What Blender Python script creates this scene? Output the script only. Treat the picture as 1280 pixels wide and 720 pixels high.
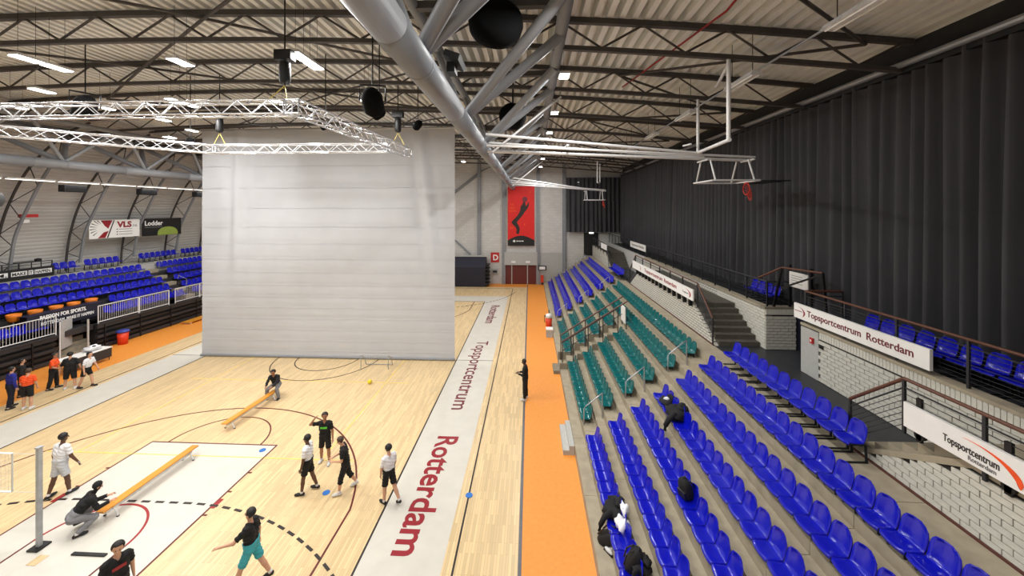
import bpy, bmesh, math, random
import numpy as np
from mathutils import Vector, Matrix
random.seed(7)
PI = math.pi
scene = bpy.context.scene
for o in list(bpy.data.objects):
    bpy.data.objects.remove(o, do_unlink=True)
COL = scene.collection

# ---------------------------------------------------------------- camera
cam_d = bpy.data.cameras.new('camera')
cam = bpy.data.objects.new('camera', cam_d)
COL.objects.link(cam)
scene.camera = cam
YAW = math.atan(22 / 470)
cam.location = (0, 0, 8.8)
cam.rotation_euler = (PI / 2, 0, YAW)
cam_d.sensor_fit = 'HORIZONTAL'
cam_d.sensor_width = 36
cam_d.lens = 470 / 1280 * 36
cam_d.shift_y = -98 / 1280
cam_d.clip_start = 0.05
cam_d.clip_end = 300

# ---------------------------------------------------------------- world / exposure
world = bpy.data.worlds.new('world')
scene.world = world
world.use_nodes = True
world.node_tree.nodes['Background'].inputs[0].default_value = (0.9, 0.95, 1, 1)
world.node_tree.nodes['Background'].inputs[1].default_value = 0.3
scene.view_settings.view_transform = 'Standard'
scene.view_settings.look = 'None'
scene.view_settings.gamma = 1
scene.view_settings.use_curve_mapping = False
scene.view_settings.exposure = 0.15
scene.cycles.max_bounces = 8
scene.cycles.diffuse_bounces = 5
scene.cycles.glossy_bounces = 3
scene.cycles.use_denoising = True
scene.cycles.sample_clamp_indirect = 6
LAMP_W = 172.0          # power of one LED high-bay panel

# ---------------------------------------------------------------- materials
def srgb(r, g, b):
    f = lambda c: (c / 255 / 12.92) if c / 255 <= 0.04045 else ((c / 255 + 0.055) / 1.055) ** 2.4
    return (f(r), f(g), f(b), 1)

def mat(name, rgb, rough=0.6, metal=0.0, var=0.12, scale=6.0, bump=0.0, bscale=40, spec=0.5, emit=None, estr=1.0, stretch=None, coat=0.0):
    m = bpy.data.materials.new(name)
    m.use_nodes = True
    nt = m.node_tree
    b = nt.nodes['Principled BSDF']
    c = srgb(*rgb)
    b.inputs['Roughness'].default_value = rough
    b.inputs['Metallic'].default_value = metal
    b.inputs['Specular IOR Level'].default_value = spec
    b.inputs['Coat Weight'].default_value = coat
    tc = nt.nodes.new('ShaderNodeTexCoord')
    mp = nt.nodes.new('ShaderNodeMapping')
    nt.links.new(tc.outputs['Object'], mp.inputs[0])
    if stretch:
        mp.inputs['Scale'].default_value = stretch
    nz = nt.nodes.new('ShaderNodeTexNoise')
    nz.inputs['Scale'].default_value = scale
    nz.inputs['Detail'].default_value = 4
    nt.links.new(mp.outputs[0], nz.inputs[0])
    rp = nt.nodes.new('ShaderNodeValToRGB')
    rp.color_ramp.elements[0].position = 0.3
    rp.color_ramp.elements[1].position = 0.7
    rp.color_ramp.elements[0].color = tuple(x * (1 - var) for x in c[:3]) + (1,)
    rp.color_ramp.elements[1].color = tuple(min(1, x * (1 + var)) for x in c[:3]) + (1,)
    nt.links.new(nz.outputs[0], rp.inputs[0])
    nt.links.new(rp.outputs[0], b.inputs['Base Color'])
    if bump:
        n2 = nt.nodes.new('ShaderNodeTexNoise')
        n2.inputs['Scale'].default_value = bscale
        nt.links.new(mp.outputs[0], n2.inputs[0])
        bp = nt.nodes.new('ShaderNodeBump')
        bp.inputs['Strength'].default_value = bump
        bp.inputs['Distance'].default_value = 0.02
        nt.links.new(n2.outputs[0], bp.inputs['Height'])
        nt.links.new(bp.outputs[0], b.inputs['Normal'])
    if emit:
        b.inputs['Emission Color'].default_value = srgb(*emit)
        b.inputs['Emission Strength'].default_value = estr
    return m

def brick_mat(name, rgb, mortar, bw, bh, msize=0.012, rough=0.8, var=0.1, axis='YZ', bump=0.4, offset=0.5):
    """wall of small units too far away to pick apart: brick texture in metres"""
    m = bpy.data.materials.new(name)
    m.use_nodes = True
    nt = m.node_tree
    b = nt.nodes['Principled BSDF']
    b.inputs['Roughness'].default_value = rough
    g = nt.nodes.new('ShaderNodeNewGeometry')
    sp = nt.nodes.new('ShaderNodeSeparateXYZ')
    cb = nt.nodes.new('ShaderNodeCombineXYZ')
    nt.links.new(g.outputs['Position'], sp.inputs[0])
    nt.links.new(sp.outputs[axis[0]], cb.inputs[0])
    nt.links.new(sp.outputs[axis[1]], cb.inputs[1])
    t = nt.nodes.new('ShaderNodeTexBrick')
    t.offset = offset
    t.inputs['Scale'].default_value = 1
    t.inputs['Brick Width'].default_value = bw
    t.inputs['Row Height'].default_value = bh
    t.inputs['Mortar Size'].default_value = msize
    t.inputs['Mortar Smooth'].default_value = 0.2
    c = srgb(*rgb)
    t.inputs['Color1'].default_value = tuple(x * (1 - var) for x in c[:3]) + (1,)
    t.inputs['Color2'].default_value = tuple(min(1, x * (1 + var)) for x in c[:3]) + (1,)
    t.inputs['Mortar'].default_value = srgb(*mortar)
    nt.links.new(cb.outputs[0], t.inputs[0])
    nt.links.new(t.outputs[0], b.inputs['Base Color'])
    if bump:
        bp = nt.nodes.new('ShaderNodeBump')
        bp.inputs['Strength'].default_value = bump
        bp.inputs['Distance'].default_value = 0.01
        bp.invert = True
        nt.links.new(t.outputs['Fac'], bp.inputs['Height'])
        nt.links.new(bp.outputs[0], b.inputs['Normal'])
    return m

M = {}
M['wood'] = brick_mat('maple_parquet', (216, 190, 146), (184, 152, 108), 0.9, 0.075, 0.003, 0.32, 0.13, 'YX', 0.0, 0.37)
M['white_floor'] = mat('white_floor_paint', (204, 200, 190), 0.4, var=0.04, scale=2)
M['orange_floor'] = mat('orange_floor', (226, 144, 56), 0.55, var=0.07, scale=9, bump=0.1, bscale=90)
M['line_black'] = mat('line_black', (30, 20, 18), 0.5)
M['line_red'] = mat('line_red', (96, 22, 18), 0.5)
M['line_bred'] = mat('line_bright_red', (150, 20, 26), 0.5)
M['line_yellow'] = mat('line_yellow', (236, 206, 110), 0.5)
M['line_grey'] = mat('line_grey', (92, 92, 98), 0.5)
M['letter_red'] = mat('lettering_red', (142, 20, 34), 0.45, var=0.03)
M['letter_maroon'] = mat('lettering_maroon', (108, 28, 44), 0.45, var=0.03)
M['dot_blue'] = mat('dot_blue', (40, 110, 190), 0.5)
M['concrete'] = mat('terrace_concrete', (158, 148, 128), 0.8, var=0.13, scale=3.5, bump=0.15)
M['concrete_d'] = mat('riser_concrete', (128, 120, 104), 0.85, var=0.15, scale=5, bump=0.15)
M['wall_grey'] = mat('painted_concrete', (176, 176, 172), 0.8, var=0.05)
M['dark_lino'] = mat('dark_linoleum', (46, 48, 52), 0.5, var=0.08)
M['brick'] = mat('white_brick', (200, 198, 188), 0.75, var=0.08, scale=9, bump=0.2)
M['mortar'] = mat('mortar', (44, 42, 40), 0.9)
M['brick_far'] = brick_mat('white_brick_far', (198, 195, 185), (86, 82, 76), 0.28, 0.115, 0.012, 0.8, 0.06)
M['brick_back'] = brick_mat('back_wall_blocks', (198, 196, 192), (178, 176, 172), 0.6, 0.3, 0.012, 0.85, 0.05, 'XZ', 0.2)
M['blue_seat'] = mat('blue_seat_plastic', (12, 20, 172), 0.13, var=0.05, spec=0.5, bump=0.03, bscale=220)
M['teal_seat'] = mat('teal_seat_plastic', (2, 92, 94), 0.15, var=0.05, spec=0.5)
M['seat_steel'] = mat('seat_bracket_steel', (34, 36, 40), 0.5, 0.5)
M['steel'] = mat('galvanised_steel', (168, 170, 174), 0.38, 0.6, var=0.06)
M['chrome'] = mat('bright_aluminium', (226, 228, 232), 0.25, 0.85, var=0.04)
M['paint_grey'] = mat('grey_truss_paint', (132, 135, 140), 0.45, 0.0, var=0.05, scale=2)
M['paint_joist'] = mat('dark_joist_paint', (74, 70, 68), 0.6, var=0.08)
M['deck'] = mat('roof_deck_steel', (236, 236, 232), 0.55, 0.0, var=0.04, scale=0.6)
M['sheet'] = mat('wall_sheet_steel', (196, 194, 190), 0.5, 0.0, var=0.05, scale=0.6)
M['black'] = mat('black_paint', (16, 16, 18), 0.55)
M['black_metal'] = mat('black_metal', (24, 25, 28), 0.4, 0.3)
M['black_curtain'] = mat('black_curtain_cloth', (62, 62, 66), 0.95, var=0.12, scale=3, stretch=(1, 1, 0.15))
M['drop'] = mat('grey_divider_cloth', (194, 196, 201), 0.8, var=0.02, scale=1.2)
M['navy'] = mat('navy_vinyl', (24, 26, 44), 0.5)
M['white'] = mat('white_paint', (232, 232, 230), 0.5, var=0.02)
M['sign_white'] = mat('sign_white', (236, 236, 234), 0.4, var=0.015)
M['white_metal'] = mat('white_metal', (222, 222, 222), 0.4, 0.1)
M['rail_brown'] = mat('brown_wood_rail', (92, 56, 40), 0.5, var=0.2, scale=14)
M['rail_dark'] = mat('dark_rail_steel', (52, 54, 58), 0.5, 0.4)
M['red'] = mat('poster_red', (214, 24, 18), 0.6, var=0.04)
M['red_brown'] = mat('red_brown_door', (96, 34, 28), 0.55, var=0.1)
M['sign_red'] = mat('sign_red', (186, 34, 34), 0.5)
M['orange_plastic'] = mat('orange_plastic', (226, 126, 32), 0.45)
M['bench_wood'] = mat('orange_varnished_bench', (218, 146, 48), 0.35, var=0.12, scale=8, stretch=(1, 0.1, 1))
M['brown_trim'] = mat('brown_floor_trim', (84, 46, 38), 0.6)
M['matte_black'] = mat('matte_black', (12, 12, 13), 0.95, spec=0.1)
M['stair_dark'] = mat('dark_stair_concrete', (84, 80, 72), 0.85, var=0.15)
M['duct_grey'] = mat('duct_grey', (96, 98, 100), 0.5)
M['dark_wall'] = mat('dark_wall', (52, 52, 54), 0.9)
M['post_grey'] = mat('post_grey', (168, 170, 172), 0.4)
M['letter_grey'] = mat('letter_grey', (120, 120, 122), 0.5)
M['letter_dark'] = mat('letter_dark', (40, 30, 32), 0.5)
M['white_print'] = mat('white_print', (235, 235, 235), 0.5, var=0.02)
M['green'] = mat('lime_green', (140, 160, 70), 0.6)
M['print_green'] = mat('print_green', (90, 200, 60), 0.6)
M['bin_red'] = mat('bin_red', (216, 60, 26), 0.5)
M['bin_blue'] = mat('bin_blue', (50, 62, 150), 0.5)
M['grey_box'] = mat('grey_laminate', (170, 172, 172), 0.5)
M['board_grey'] = mat('dark_grey_board', (44, 44, 47), 0.5, var=0.1)
M['yellow'] = mat('yellow_ball', (230, 210, 40), 0.5)
M['net_white'] = mat('net_white', (220, 220, 215), 0.7)
M['hoop_red'] = mat('hoop_red', (210, 50, 30), 0.5)
M['panel_led'] = mat('led_panel', (250, 250, 250), 0.4, emit=(255, 248, 236), estr=14)
M['tube_led'] = mat('linear_lamp', (250, 250, 250), 0.4, emit=(255, 248, 240), estr=2.2)
M['cloth_black'] = mat('cloth_black', (17, 17, 19), 0.85, var=0.2, scale=12)
M['cloth_white'] = mat('cloth_white', (228, 228, 232), 0.85, var=0.04)
M['cloth_grey'] = mat('cloth_grey', (128, 128, 132), 0.85)
M['cloth_lgrey'] = mat('cloth_light_grey', (196, 198, 204), 0.85)
M['cloth_teal'] = mat('cloth_teal', (60, 164, 176), 0.8)
M['cloth_blue'] = mat('cloth_blue', (26, 34, 130), 0.8)
M['cloth_navy'] = mat('cloth_navy', (20, 22, 40), 0.85)
M['cloth_orange'] = mat('cloth_orange', (236, 84, 30), 0.8)
M['skin'] = mat('skin_light', (206, 158, 130), 0.55, var=0.05)
M['skin_d'] = mat('skin_dark', (96, 64, 48), 0.5, var=0.05)
M['skin_m'] = mat('skin_medium', (164, 116, 88), 0.5, var=0.05)
M['hair'] = mat('hair_black', (18, 15, 14), 0.6)
M['hair_b'] = mat('hair_brown', (64, 44, 30), 0.6)
M['shoe_white'] = mat('shoe_white', (215, 215, 215), 0.6)
M['shoe_black'] = mat('shoe_black', (22, 22, 24), 0.6)
M['rope'] = mat('black_cable', (20, 20, 20), 0.7)
M['strap'] = mat('yellow_strap', (190, 170, 90), 0.7)
M['red_pipe'] = mat('red_pipe', (150, 40, 34), 0.5)

# ---------------------------------------------------------------- helpers
BASE = {}
def link(o, parent=None):
    COL.objects.link(o)
    if parent is not None:
        o.parent = parent
        if parent.name in BASE:
            o.matrix_parent_inverse = BASE[parent.name].inverted()
    return o

def tag(o, label=None, cat=None, group=None, kind=None):
    if label: o['label'] = label
    if cat: o['category'] = cat
    if group: o['group'] = group
    if kind: o['kind'] = kind
    return o

def thing(name, loc, label, cat, group=None, rz=0.0, world_children=True):
    """Empty at the base of a thing; its parts are added in world coordinates (or local if world_children is False)"""
    o = bpy.data.objects.new(name, None)
    o.empty_display_size = 0.2
    o.location = loc
    o.rotation_euler = (0, 0, rz)
    COL.objects.link(o)
    if world_children:
        BASE[o.name] = Matrix.Translation(Vector(loc)) @ Matrix.Rotation(rz, 4, 'Z')
    return tag(o, label, cat, group)

def mesh_obj(name, me, material, parent=None, smooth=False):
    if material is not None and len(me.materials) == 0:
        me.materials.append(M[material] if isinstance(material, str) else material)
    if smooth:
        me.polygons.foreach_set('use_smooth', [True] * len(me.polygons))
    o = bpy.data.objects.new(name, me)
    return link(o, parent)

class MB:
    """collects boxes, bars and tubes and builds them as ONE mesh object"""
    def __init__(s):
        s.v = []; s.f = []
    def add(s, vs, fs):
        n = len(s.v); s.v += [tuple(v) for v in vs]; s.f += [tuple(i + n for i in f) for f in fs]; return s
    def box(s, a, b):
        (x0, y0, z0), (x1, y1, z1) = a, b
        x0, x1 = min(x0, x1), max(x0, x1); y0, y1 = min(y0, y1), max(y0, y1); z0, z1 = min(z0, z1), max(z0, z1)
        return s.add([(x0, y0, z0), (x1, y0, z0), (x1, y1, z0), (x0, y1, z0), (x0, y0, z1), (x1, y0, z1), (x1, y1, z1), (x0, y1, z1)],
                     [(3, 2, 1, 0), (4, 5, 6, 7), (0, 1, 5, 4), (1, 2, 6, 5), (2, 3, 7, 6), (3, 0, 4, 7)])
    def bar(s, p, q, w, h=None, up=(0, 0, 1)):
        p, q = Vector(p), Vector(q); h = h or w
        d = (q - p).normalized(); u = Vector(up)
        if abs(d.dot(u)) > 0.98: u = Vector((1, 0, 0))
        a = d.cross(u).normalized(); b = a.cross(d)
        vs = []
        for c in (p, q):
            for i, j in ((-1, -1), (1, -1), (1, 1), (-1, 1)):
                vs.append(c + a * (i * w / 2) + b * (j * h / 2))
        return s.add(vs, [(3, 2, 1, 0), (4, 5, 6, 7), (0, 1, 5, 4), (1, 2, 6, 5), (2, 3, 7, 6), (3, 0, 4, 7)])
    def tube(s, pts, r, n=8, r2=None, caps=True):
        pts = [Vector(p) for p in pts]; rings = []
        for i, p in enumerate(pts):
            d = (pts[min(i + 1, len(pts) - 1)] - pts[max(i - 1, 0)]).normalized()
            u = Vector((0, 0, 1)) if abs(d.z) < 0.95 else Vector((1, 0, 0))
            a = d.cross(u).normalized(); b = a.cross(d)
            rr = r if r2 is None else r + (r2 - r) * i / (len(pts) - 1)
            rings.append([p + (a * math.cos(2 * PI * k / n) + b * math.sin(2 * PI * k / n)) * rr for k in range(n)])
        vs = [v for ring in rings for v in ring]; fs = []
        for i in range(len(pts) - 1):
            for k in range(n):
                k2 = (k + 1) % n
                fs.append((i * n + k, i * n + k2, (i + 1) * n + k2, (i + 1) * n + k))
        if caps:
            fs.append(tuple(range(n - 1, -1, -1))); fs.append(tuple((len(pts) - 1) * n + k for k in range(n)))
        return s.add(vs, fs)
    def prism(s, poly, lo, hi, axis='Y'):
        """poly is a list of 2-D points (x,z) for axis Y, (y,z) for X, (x,y) for Z"""
        def m(p, t):
            if axis == 'Y': return (p[0], t, p[1])
            if axis == 'X': return (t, p[0], p[1])
            return (p[0], p[1], t)
        n = len(poly)
        vs = [m(p, lo) for p in poly] + [m(p, hi) for p in poly]
        fs = [tuple(range(n)), tuple(range(2 * n - 1, n - 1, -1))]
        for i in range(n):
            j = (i + 1) % n
            fs.append((j, i, i + n, j + n))
        return s.add(vs, fs)
    def lathe(s, prof, c=(0, 0, 0), n=16):
        """profile of (r,z) turned about Z"""
        vs = []; fs = []
        for r, z in prof:
            for k in range(n):
                vs.append((c[0] + r * math.cos(2 * PI * k / n), c[1] + r * math.sin(2 * PI * k / n), c[2] + z))
        for i in range(len(prof) - 1):
            for k in range(n):
                k2 = (k + 1) % n
                fs.append((i * n + k, i * n + k2, (i + 1) * n + k2, (i + 1) * n + k))
        fs.append(tuple(range(n - 1, -1, -1))); fs.append(tuple((len(prof) - 1) * n + k for k in range(n)))
        return s.add(vs, fs)
    def mesh(s, name):
        me = bpy.data.meshes.new(name)
        me.from_pydata(s.v, [], s.f)
        bm = bmesh.new(); bm.from_mesh(me)
        bmesh.ops.recalc_face_normals(bm, faces=bm.faces)
        bm.to_mesh(me); bm.free()
        return me
    def build(s, name, material, parent=None, smooth=False):
        return mesh_obj(name, s.mesh(name), material, parent, smooth)

_rod = {}
def rod(name, p, q, r, material, parent=None, n=8, h=None):
    """one straight bar: n sides round (or n=4 square), all alike bars share one unit mesh"""
    key = (material, n)
    if key not in _rod:
        mb = MB()
        if n == 4:
            mb.box((-1, -1, 0), (1, 1, 1))
        else:
            mb.tube([(0, 0, 0), (0, 0, 1)], 1, n)
        me = mb.mesh('bar'); me.materials.append(M[material])
        if n > 6:
            me.polygons.foreach_set('use_smooth', [len(f.vertices) == 4 for f in me.polygons])
        _rod[key] = me
    p, q = Vector(p), Vector(q); d = q - p; L = d.length; d.normalize()
    u = Vector((0, 0, 1)) if abs(d.z) < 0.98 else Vector((0, 1, 0))
    a = d.cross(u).normalized(); b = a.cross(d)
    o = bpy.data.objects.new(name, _rod[key])
    rot = Matrix((a, b, d)).transposed().to_4x4()
    link(o, parent)
    o.matrix_basis = Matrix.Translation(p) @ rot @ Matrix.Diagonal((r, h or r, L, 1))
    return o

def sbox(name, a, b, material, parent=None):
    return MB().box(a, b).build(name, material, parent)

_txt = {}
def text_mesh(body, size=1.0, bold=0.0, extrude=0.004, align='LEFT', width=None, spacing=1.0):
    cu = bpy.data.curves.new('lettering', 'FONT')
    cu.body = body; cu.size = size; cu.offset = bold; cu.extrude = extrude; cu.align_x = align
    cu.resolution_u = 3; cu.space_character = spacing
    t = bpy.data.objects.new('lettering', cu); COL.objects.link(t)
    dg = bpy.context.evaluated_depsgraph_get()
    me = bpy.data.meshes.new_from_object(t.evaluated_get(dg))
    bpy.data.objects.remove(t); bpy.data.curves.remove(cu)
    me.materials.clear()
    if width:
        xs = [v.co.x for v in me.vertices]; w = max(xs) - min(xs); x0 = min(xs); k = width / w
        for v in me.vertices: v.co.x = (v.co.x - x0) * k
    return me

def lettering(name, body, origin, xdir, ydir, size, material, parent, bold=0.0, width=None, extrude=0.004, spacing=1.0):
    """flat lettering whose baseline starts at origin and runs along xdir, letters upright along ydir"""
    me = text_mesh(body, size, bold, extrude, 'LEFT', width, spacing)
    x = Vector(xdir).normalized(); y = Vector(ydir).normalized(); z = x.cross(y)
    mtx = Matrix.Translation(Vector(origin)) @ Matrix((x, y, z)).transposed().to_4x4()
    me.transform(mtx)
    return mesh_obj(name, me, material, parent)

def flat(name, pts, origin, xdir, ydir, material, parent, t=0.004):
    """a flat printed or cut shape given by 2-D points, with a little thickness"""
    x = Vector(xdir).normalized(); y = Vector(ydir).normalized(); z = x.cross(y); o = Vector(origin)
    n = len(pts)
    vs = [o + x * p[0] + y * p[1] for p in pts] + [o + x * p[0] + y * p[1] + z * t for p in pts]
    mb = MB(); mb.add(vs, [tuple(range(n - 1, -1, -1)), tuple(range(n, 2 * n))] + [(i, (i + 1) % n, (i + 1) % n + n, i + n) for i in range(n)])
    return mb.build(name, material, parent)

def struct(o, label=None):
    o['kind'] = 'structure'
    if label: o['label'] = label
    return o
# ================================================================ THE SETTING
YN, YF = -4.0, 44.5                      # near and far end of the hall
CX = -11.86                              # middle of the court
# ---- floor
floor = struct(sbox('floor', (-35.0, YN, -0.15), (10.9, YF, 0.0), 'wood'), 'pale maple sports floor')
def zone(name, x0, y0, x1, y1, material, z=0.004):
    return sbox(name, (x0, y0, 0.0), (x1, y1, z), material, floor)
zone('orange_strip', -0.20, YN, 1.75, YF, 'orange_floor')
zone('orange_strip', -27.6, YN, -23.6, YF, 'orange_floor')
zone('orange_strip', -23.6, 42.6, -0.20, YF, 'orange_floor')
zone('border_line', -0.29, YN, -0.20, YF, 'line_grey', 0.008)
zone('white_strip', -4.27, 5.6, -2.15, 38.0, 'white_floor')
zone('white_strip', -21.55, 5.6, -19.45, 38.0, 'white_floor')
zone('white_strip', -19.45, 35.9, -4.27, 38.0, 'white_floor')
zone('white_key', -14.28, 7.8, -9.42, 13.6, 'white_floor')
zone('white_key', -14.28, 30.0, -9.42, 35.8, 'white_floor')
zone('white_strip', -19.45, 5.6, -4.27, 7.8, 'white_floor')
def line(x0, y0, x1, y1, material='line_black', w=0.05, z=0.009):
    d = Vector((x1 - x0, y1 - y0, 0)); n = Vector((-d.y, d.x, 0)).normalized() * w / 2
    return MB().prism([(x0 - n.x, y0 - n.y), (x1 - n.x, y1 - n.y), (x1 + n.x, y1 + n.y), (x0 + n.x, y0 + n.y)], 0.0, z, 'Z').build('court_line', material, floor)
def arc(cx, cy, r, a0, a1, material='line_black', w=0.05, z=0.009, n=40):
    mb = MB()
    P = []
    for i in range(n + 1):
        a = math.radians(a0 + (a1 - a0) * i / n)
        P.append((math.cos(a), math.sin(a)))
    vs = []
    for c, s_ in P:
        for rr in (r - w / 2, r + w / 2):
            vs.append((cx + rr * c, cy + rr * s_, z))
    for c, s_ in P:
        for rr in (r - w / 2, r + w / 2):
            vs.append((cx + rr * c, cy + rr * s_, 0.001))
    fs = [(2 * i, 2 * i + 1, 2 * i + 3, 2 * i + 2) for i in range(n)]
    m_ = 2 * (n + 1)
    fs += [(2 * i + m_, 2 * i, 2 * i + 2, 2 * i + 2 + m_) for i in range(n)] + [(2 * i + 1, 2 * i + 1 + m_, 2 * i + 3 + m_, 2 * i + 3) for i in range(n)]
    mb.add(vs, fs)
    return mb.build('court_line', material, floor)
for x in (-4.27, -19.45):
    line(x, 7.8, x, 35.8, 'line_black', 0.055)
for x in (-1.87, -21.85):
    line(x, 1.8, x, 41.8, 'line_black', 0.05)
line(-21.85, 41.8, -1.87, 41.8)
line(-21.6, 21.8, -2.1, 21.8, 'line_black', 0.04)
for yb, sg in ((7.8, 1), (35.8, -1)):
    Y = lambda d: yb + sg * d
    line(-19.45, Y(0), -4.27, Y(0))
    for x in (-14.28, -9.42):
        line(x, Y(0), x, Y(5.8), 'line_red', 0.05)
    line(-14.3, Y(5.8), -9.4, Y(5.8), 'line_red', 0.05)
    aa = (0, 180) if sg == 1 else (180, 360)
    arc(CX, Y(5.8), 1.8, *aa, 'line_red')
    t0 = math.degrees(math.asin(1.415 / 6.75))
    arc(CX, Y(1.575), 6.75, *((t0 - 0.5, 180.5 - t0) if sg == 1 else (180 + t0, 360 - t0)), 'line_red', 0.055, 0.0095, 64)
    for x in (CX - 6.6, CX + 6.6):
        line(x, Y(0), x, Y(2.99), 'line_red', 0.055)
    arc(CX, Y(1.575), 1.3, *aa, 'line_bred', 0.06, 0.011)
    for x in (CX - 1.3, CX + 1.3):
        line(x, Y(0.4), x, Y(1.575), 'line_red', 0.05, 0.0105)
    for d in (2.6, 3.5, 4.35):
        for x, e in ((-14.28, -1), (-9.42, 1)):
            line(x, Y(d), x + e * 0.14, Y(d), 'line_red', 0.05, 0.0105)
    for x, e in ((-14.28, -1), (-9.42, 1)):
        zone('lane_block', x, Y(2.85), x + e * 0.14, Y(3.2), 'line_bred', 0.012)
    # dashed nine metre line of the handball court
    g = yb - sg * 6.0
    path = []
    for k in range(0, 300):
        a = math.radians(162 - k * 0.5)
        px, py = CX - 1.5 + 9 * math.cos(a), 9 * math.sin(a)
        if px > CX - 1.5: break
        path.append((px, g + sg * py))
    path.append((CX + 1.5, g + sg * 9))
    for k in range(1, 160):
        a = math.radians(90 - k * 0.5)
        path.append((CX + 1.5 + 9 * math.cos(a), g + sg * 9 * math.sin(a)))
    mb = MB(); acc = 0; on = 0.26; per = 0.44; cur = Vector(path[0]); i = 1; dist = 0
    pts = [cur.copy()]
    while i < len(path):
        nx = Vector(path[i]); L = (nx - cur).length
        step = 0.02
        if L < 1e-6: i += 1; continue
        if L <= step:
            cur = nx; i += 1
        else:
            cur = cur + (nx - cur) / L * step
        pts.append(cur.copy())
    st = int(per / 0.02); so = int(on / 0.02); nd = 0
    for k in range(0, len(pts) - so, st):
        p, q = pts[k], pts[k + so]
        if min(p.y, q.y) < 5.7: continue
        line(p.x, p.y, q.x, q.y, 'line_black', 0.07, 0.013)
arc(CX, 21.8, 1.8, 0, 360, 'line_black', 0.05, 0.0095, 48)
arc(CX, 21.8, 3.0, 0, 360, 'line_black', 0.05, 0.0095, 64)
for x in (-16.4, -7.3):
    line(x, 12.9, x, 30.8, 'line_yellow', 0.05, 0.007)
for y in (12.9, 18.8, 24.8, 30.8):
    line(-17.6, y, -6.1, y, 'line_yellow', 0.05, 0.0065)
for x, y in ((-9.75, 13.3), (-6.31, 11.4), (-1.86, 11.5)):
    MB().lathe([(0.11, 0), (0.11, 0.014)], (x, y, 0), 16).build('court_dot', 'dot_blue', floor)
zone('floor_hatch', -12.45, 8.72, -12.2, 9.0, 'wood', 0.012)
lettering('floor_lettering', 'Rotterdam', (-3.52, 14.45, 0.005), (0, -1, 0), (1, 0, 0), 1.12, 'letter_red', floor, 0.022, 5.05)
lettering('floor_lettering', 'Topsportcentrum', (-3.45, 25.0, 0.005), (0, -1, 0), (1, 0, 0), 1.05, 'letter_maroon', floor, 0.008, 8.6)
lettering('floor_lettering', 'Rotterdam', (-3.45, 34.4, 0.005), (0, -1, 0), (1, 0, 0), 1.05, 'letter_maroon', floor, 0.018, 5.4)

# ---- roof and walls
def zl(x):                               # underside line of the roof joists
    return 14.05 - 0.00223 * (x + 14) ** 2
def zd(x):                               # roof deck
    return zl(x) + 0.92
def corrugate(pts, pitch, depth):
    """resample a 2-D curve and add trapezoid ribs along its normal"""
    P = [Vector(p) for p in pts]; L = [0]
    for a, b in zip(P, P[1:]): L.append(L[-1] + (b - a).length)
    out = []; s_ = 0; k = 0; i = 0
    steps = (0.46, 0.08, 0.38, 0.08); offs = (0, 0, 1, 1)
    while s_ < L[-1]:
        while i < len(P) - 2 and L[i + 1] < s_: i += 1
        t = (s_ - L[i]) / max(1e-6, L[i + 1] - L[i]); p = P[i].lerp(P[i + 1], t)
        d = (P[i + 1] - P[i]).normalized(); n = Vector((-d.y, d.x))
        out.append(p + n * (depth * offs[k % 4]))
        s_ += pitch * steps[k % 4]; k += 1
    return out
def sheet(name, prof, y0, y1, material, seg=1):
    vs = []; n = len(prof)
    for j in range(seg + 1):
        y = y0 + (y1 - y0) * j / seg
        vs += [(p.x, y, p.y) for p in prof]
    fs = [(j * n + i, j * n + i + 1, (j + 1) * n + i + 1, (j + 1) * n + i) for j in range(seg) for i in range(n - 1)]
    me = bpy.data.meshes.new(name); me.from_pydata(vs, [], fs)
    return mesh_obj(name, me, material)
roof = [(11.0 - 0.5 * i, zd(11.0 - 0.5 * i)) for i in range(0, 77)]
ceiling = struct(sheet('ceiling', corrugate(roof, 0.36, -0.42), YN, YF, 'deck'), 'cream ribbed steel roof deck')
def bez(P, n=60):
    P = [Vector(p) for p in P]; out = []
    for i in range(len(P) - 1):
        p0 = P[max(i - 1, 0)]; p1 = P[i]; p2 = P[i + 1]; p3 = P[min(i + 2, len(P) - 1)]
        for k in range(n // (len(P) - 1)):
            t = k / (n // (len(P) - 1))
            out.append(0.5 * ((2 * p1) + (p2 - p0) * t + (2 * p0 - 5 * p1 + 4 * p2 - p3) * t * t + (3 * p1 - p0 - 3 * p2 + p3) * t ** 3))
    out.append(P[-1]); return out
wl_curve = bez([(-26.9, zd(-26.9)), (-29.6, 13.75), (-31.7, 12.0), (-33.1, 9.6), (-34.0, 7.2), (-34.45, 4.2), (-34.5, 0)])
wall_left = struct(sheet('wall_left', corrugate([(p.x, p.y) for p in wl_curve], 0.26, -0.06), YN, YF, 'sheet'), 'curved ribbed steel side wall')
wall_right = struct(sbox('wall_right', (10.85, YN, 0), (11.05, YF, 15), 'dark_wall'))
wall_front = struct(sbox('wall_front', (-36, YN - 0.2, 0), (11.05, YN, 16), 'wall_grey'))
wall_back = struct(sbox('wall_back', (-36, YF, 0), (11.05, YF + 0.3, 16), 'brick_back'), 'white block wall at the end of the hall')

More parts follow.
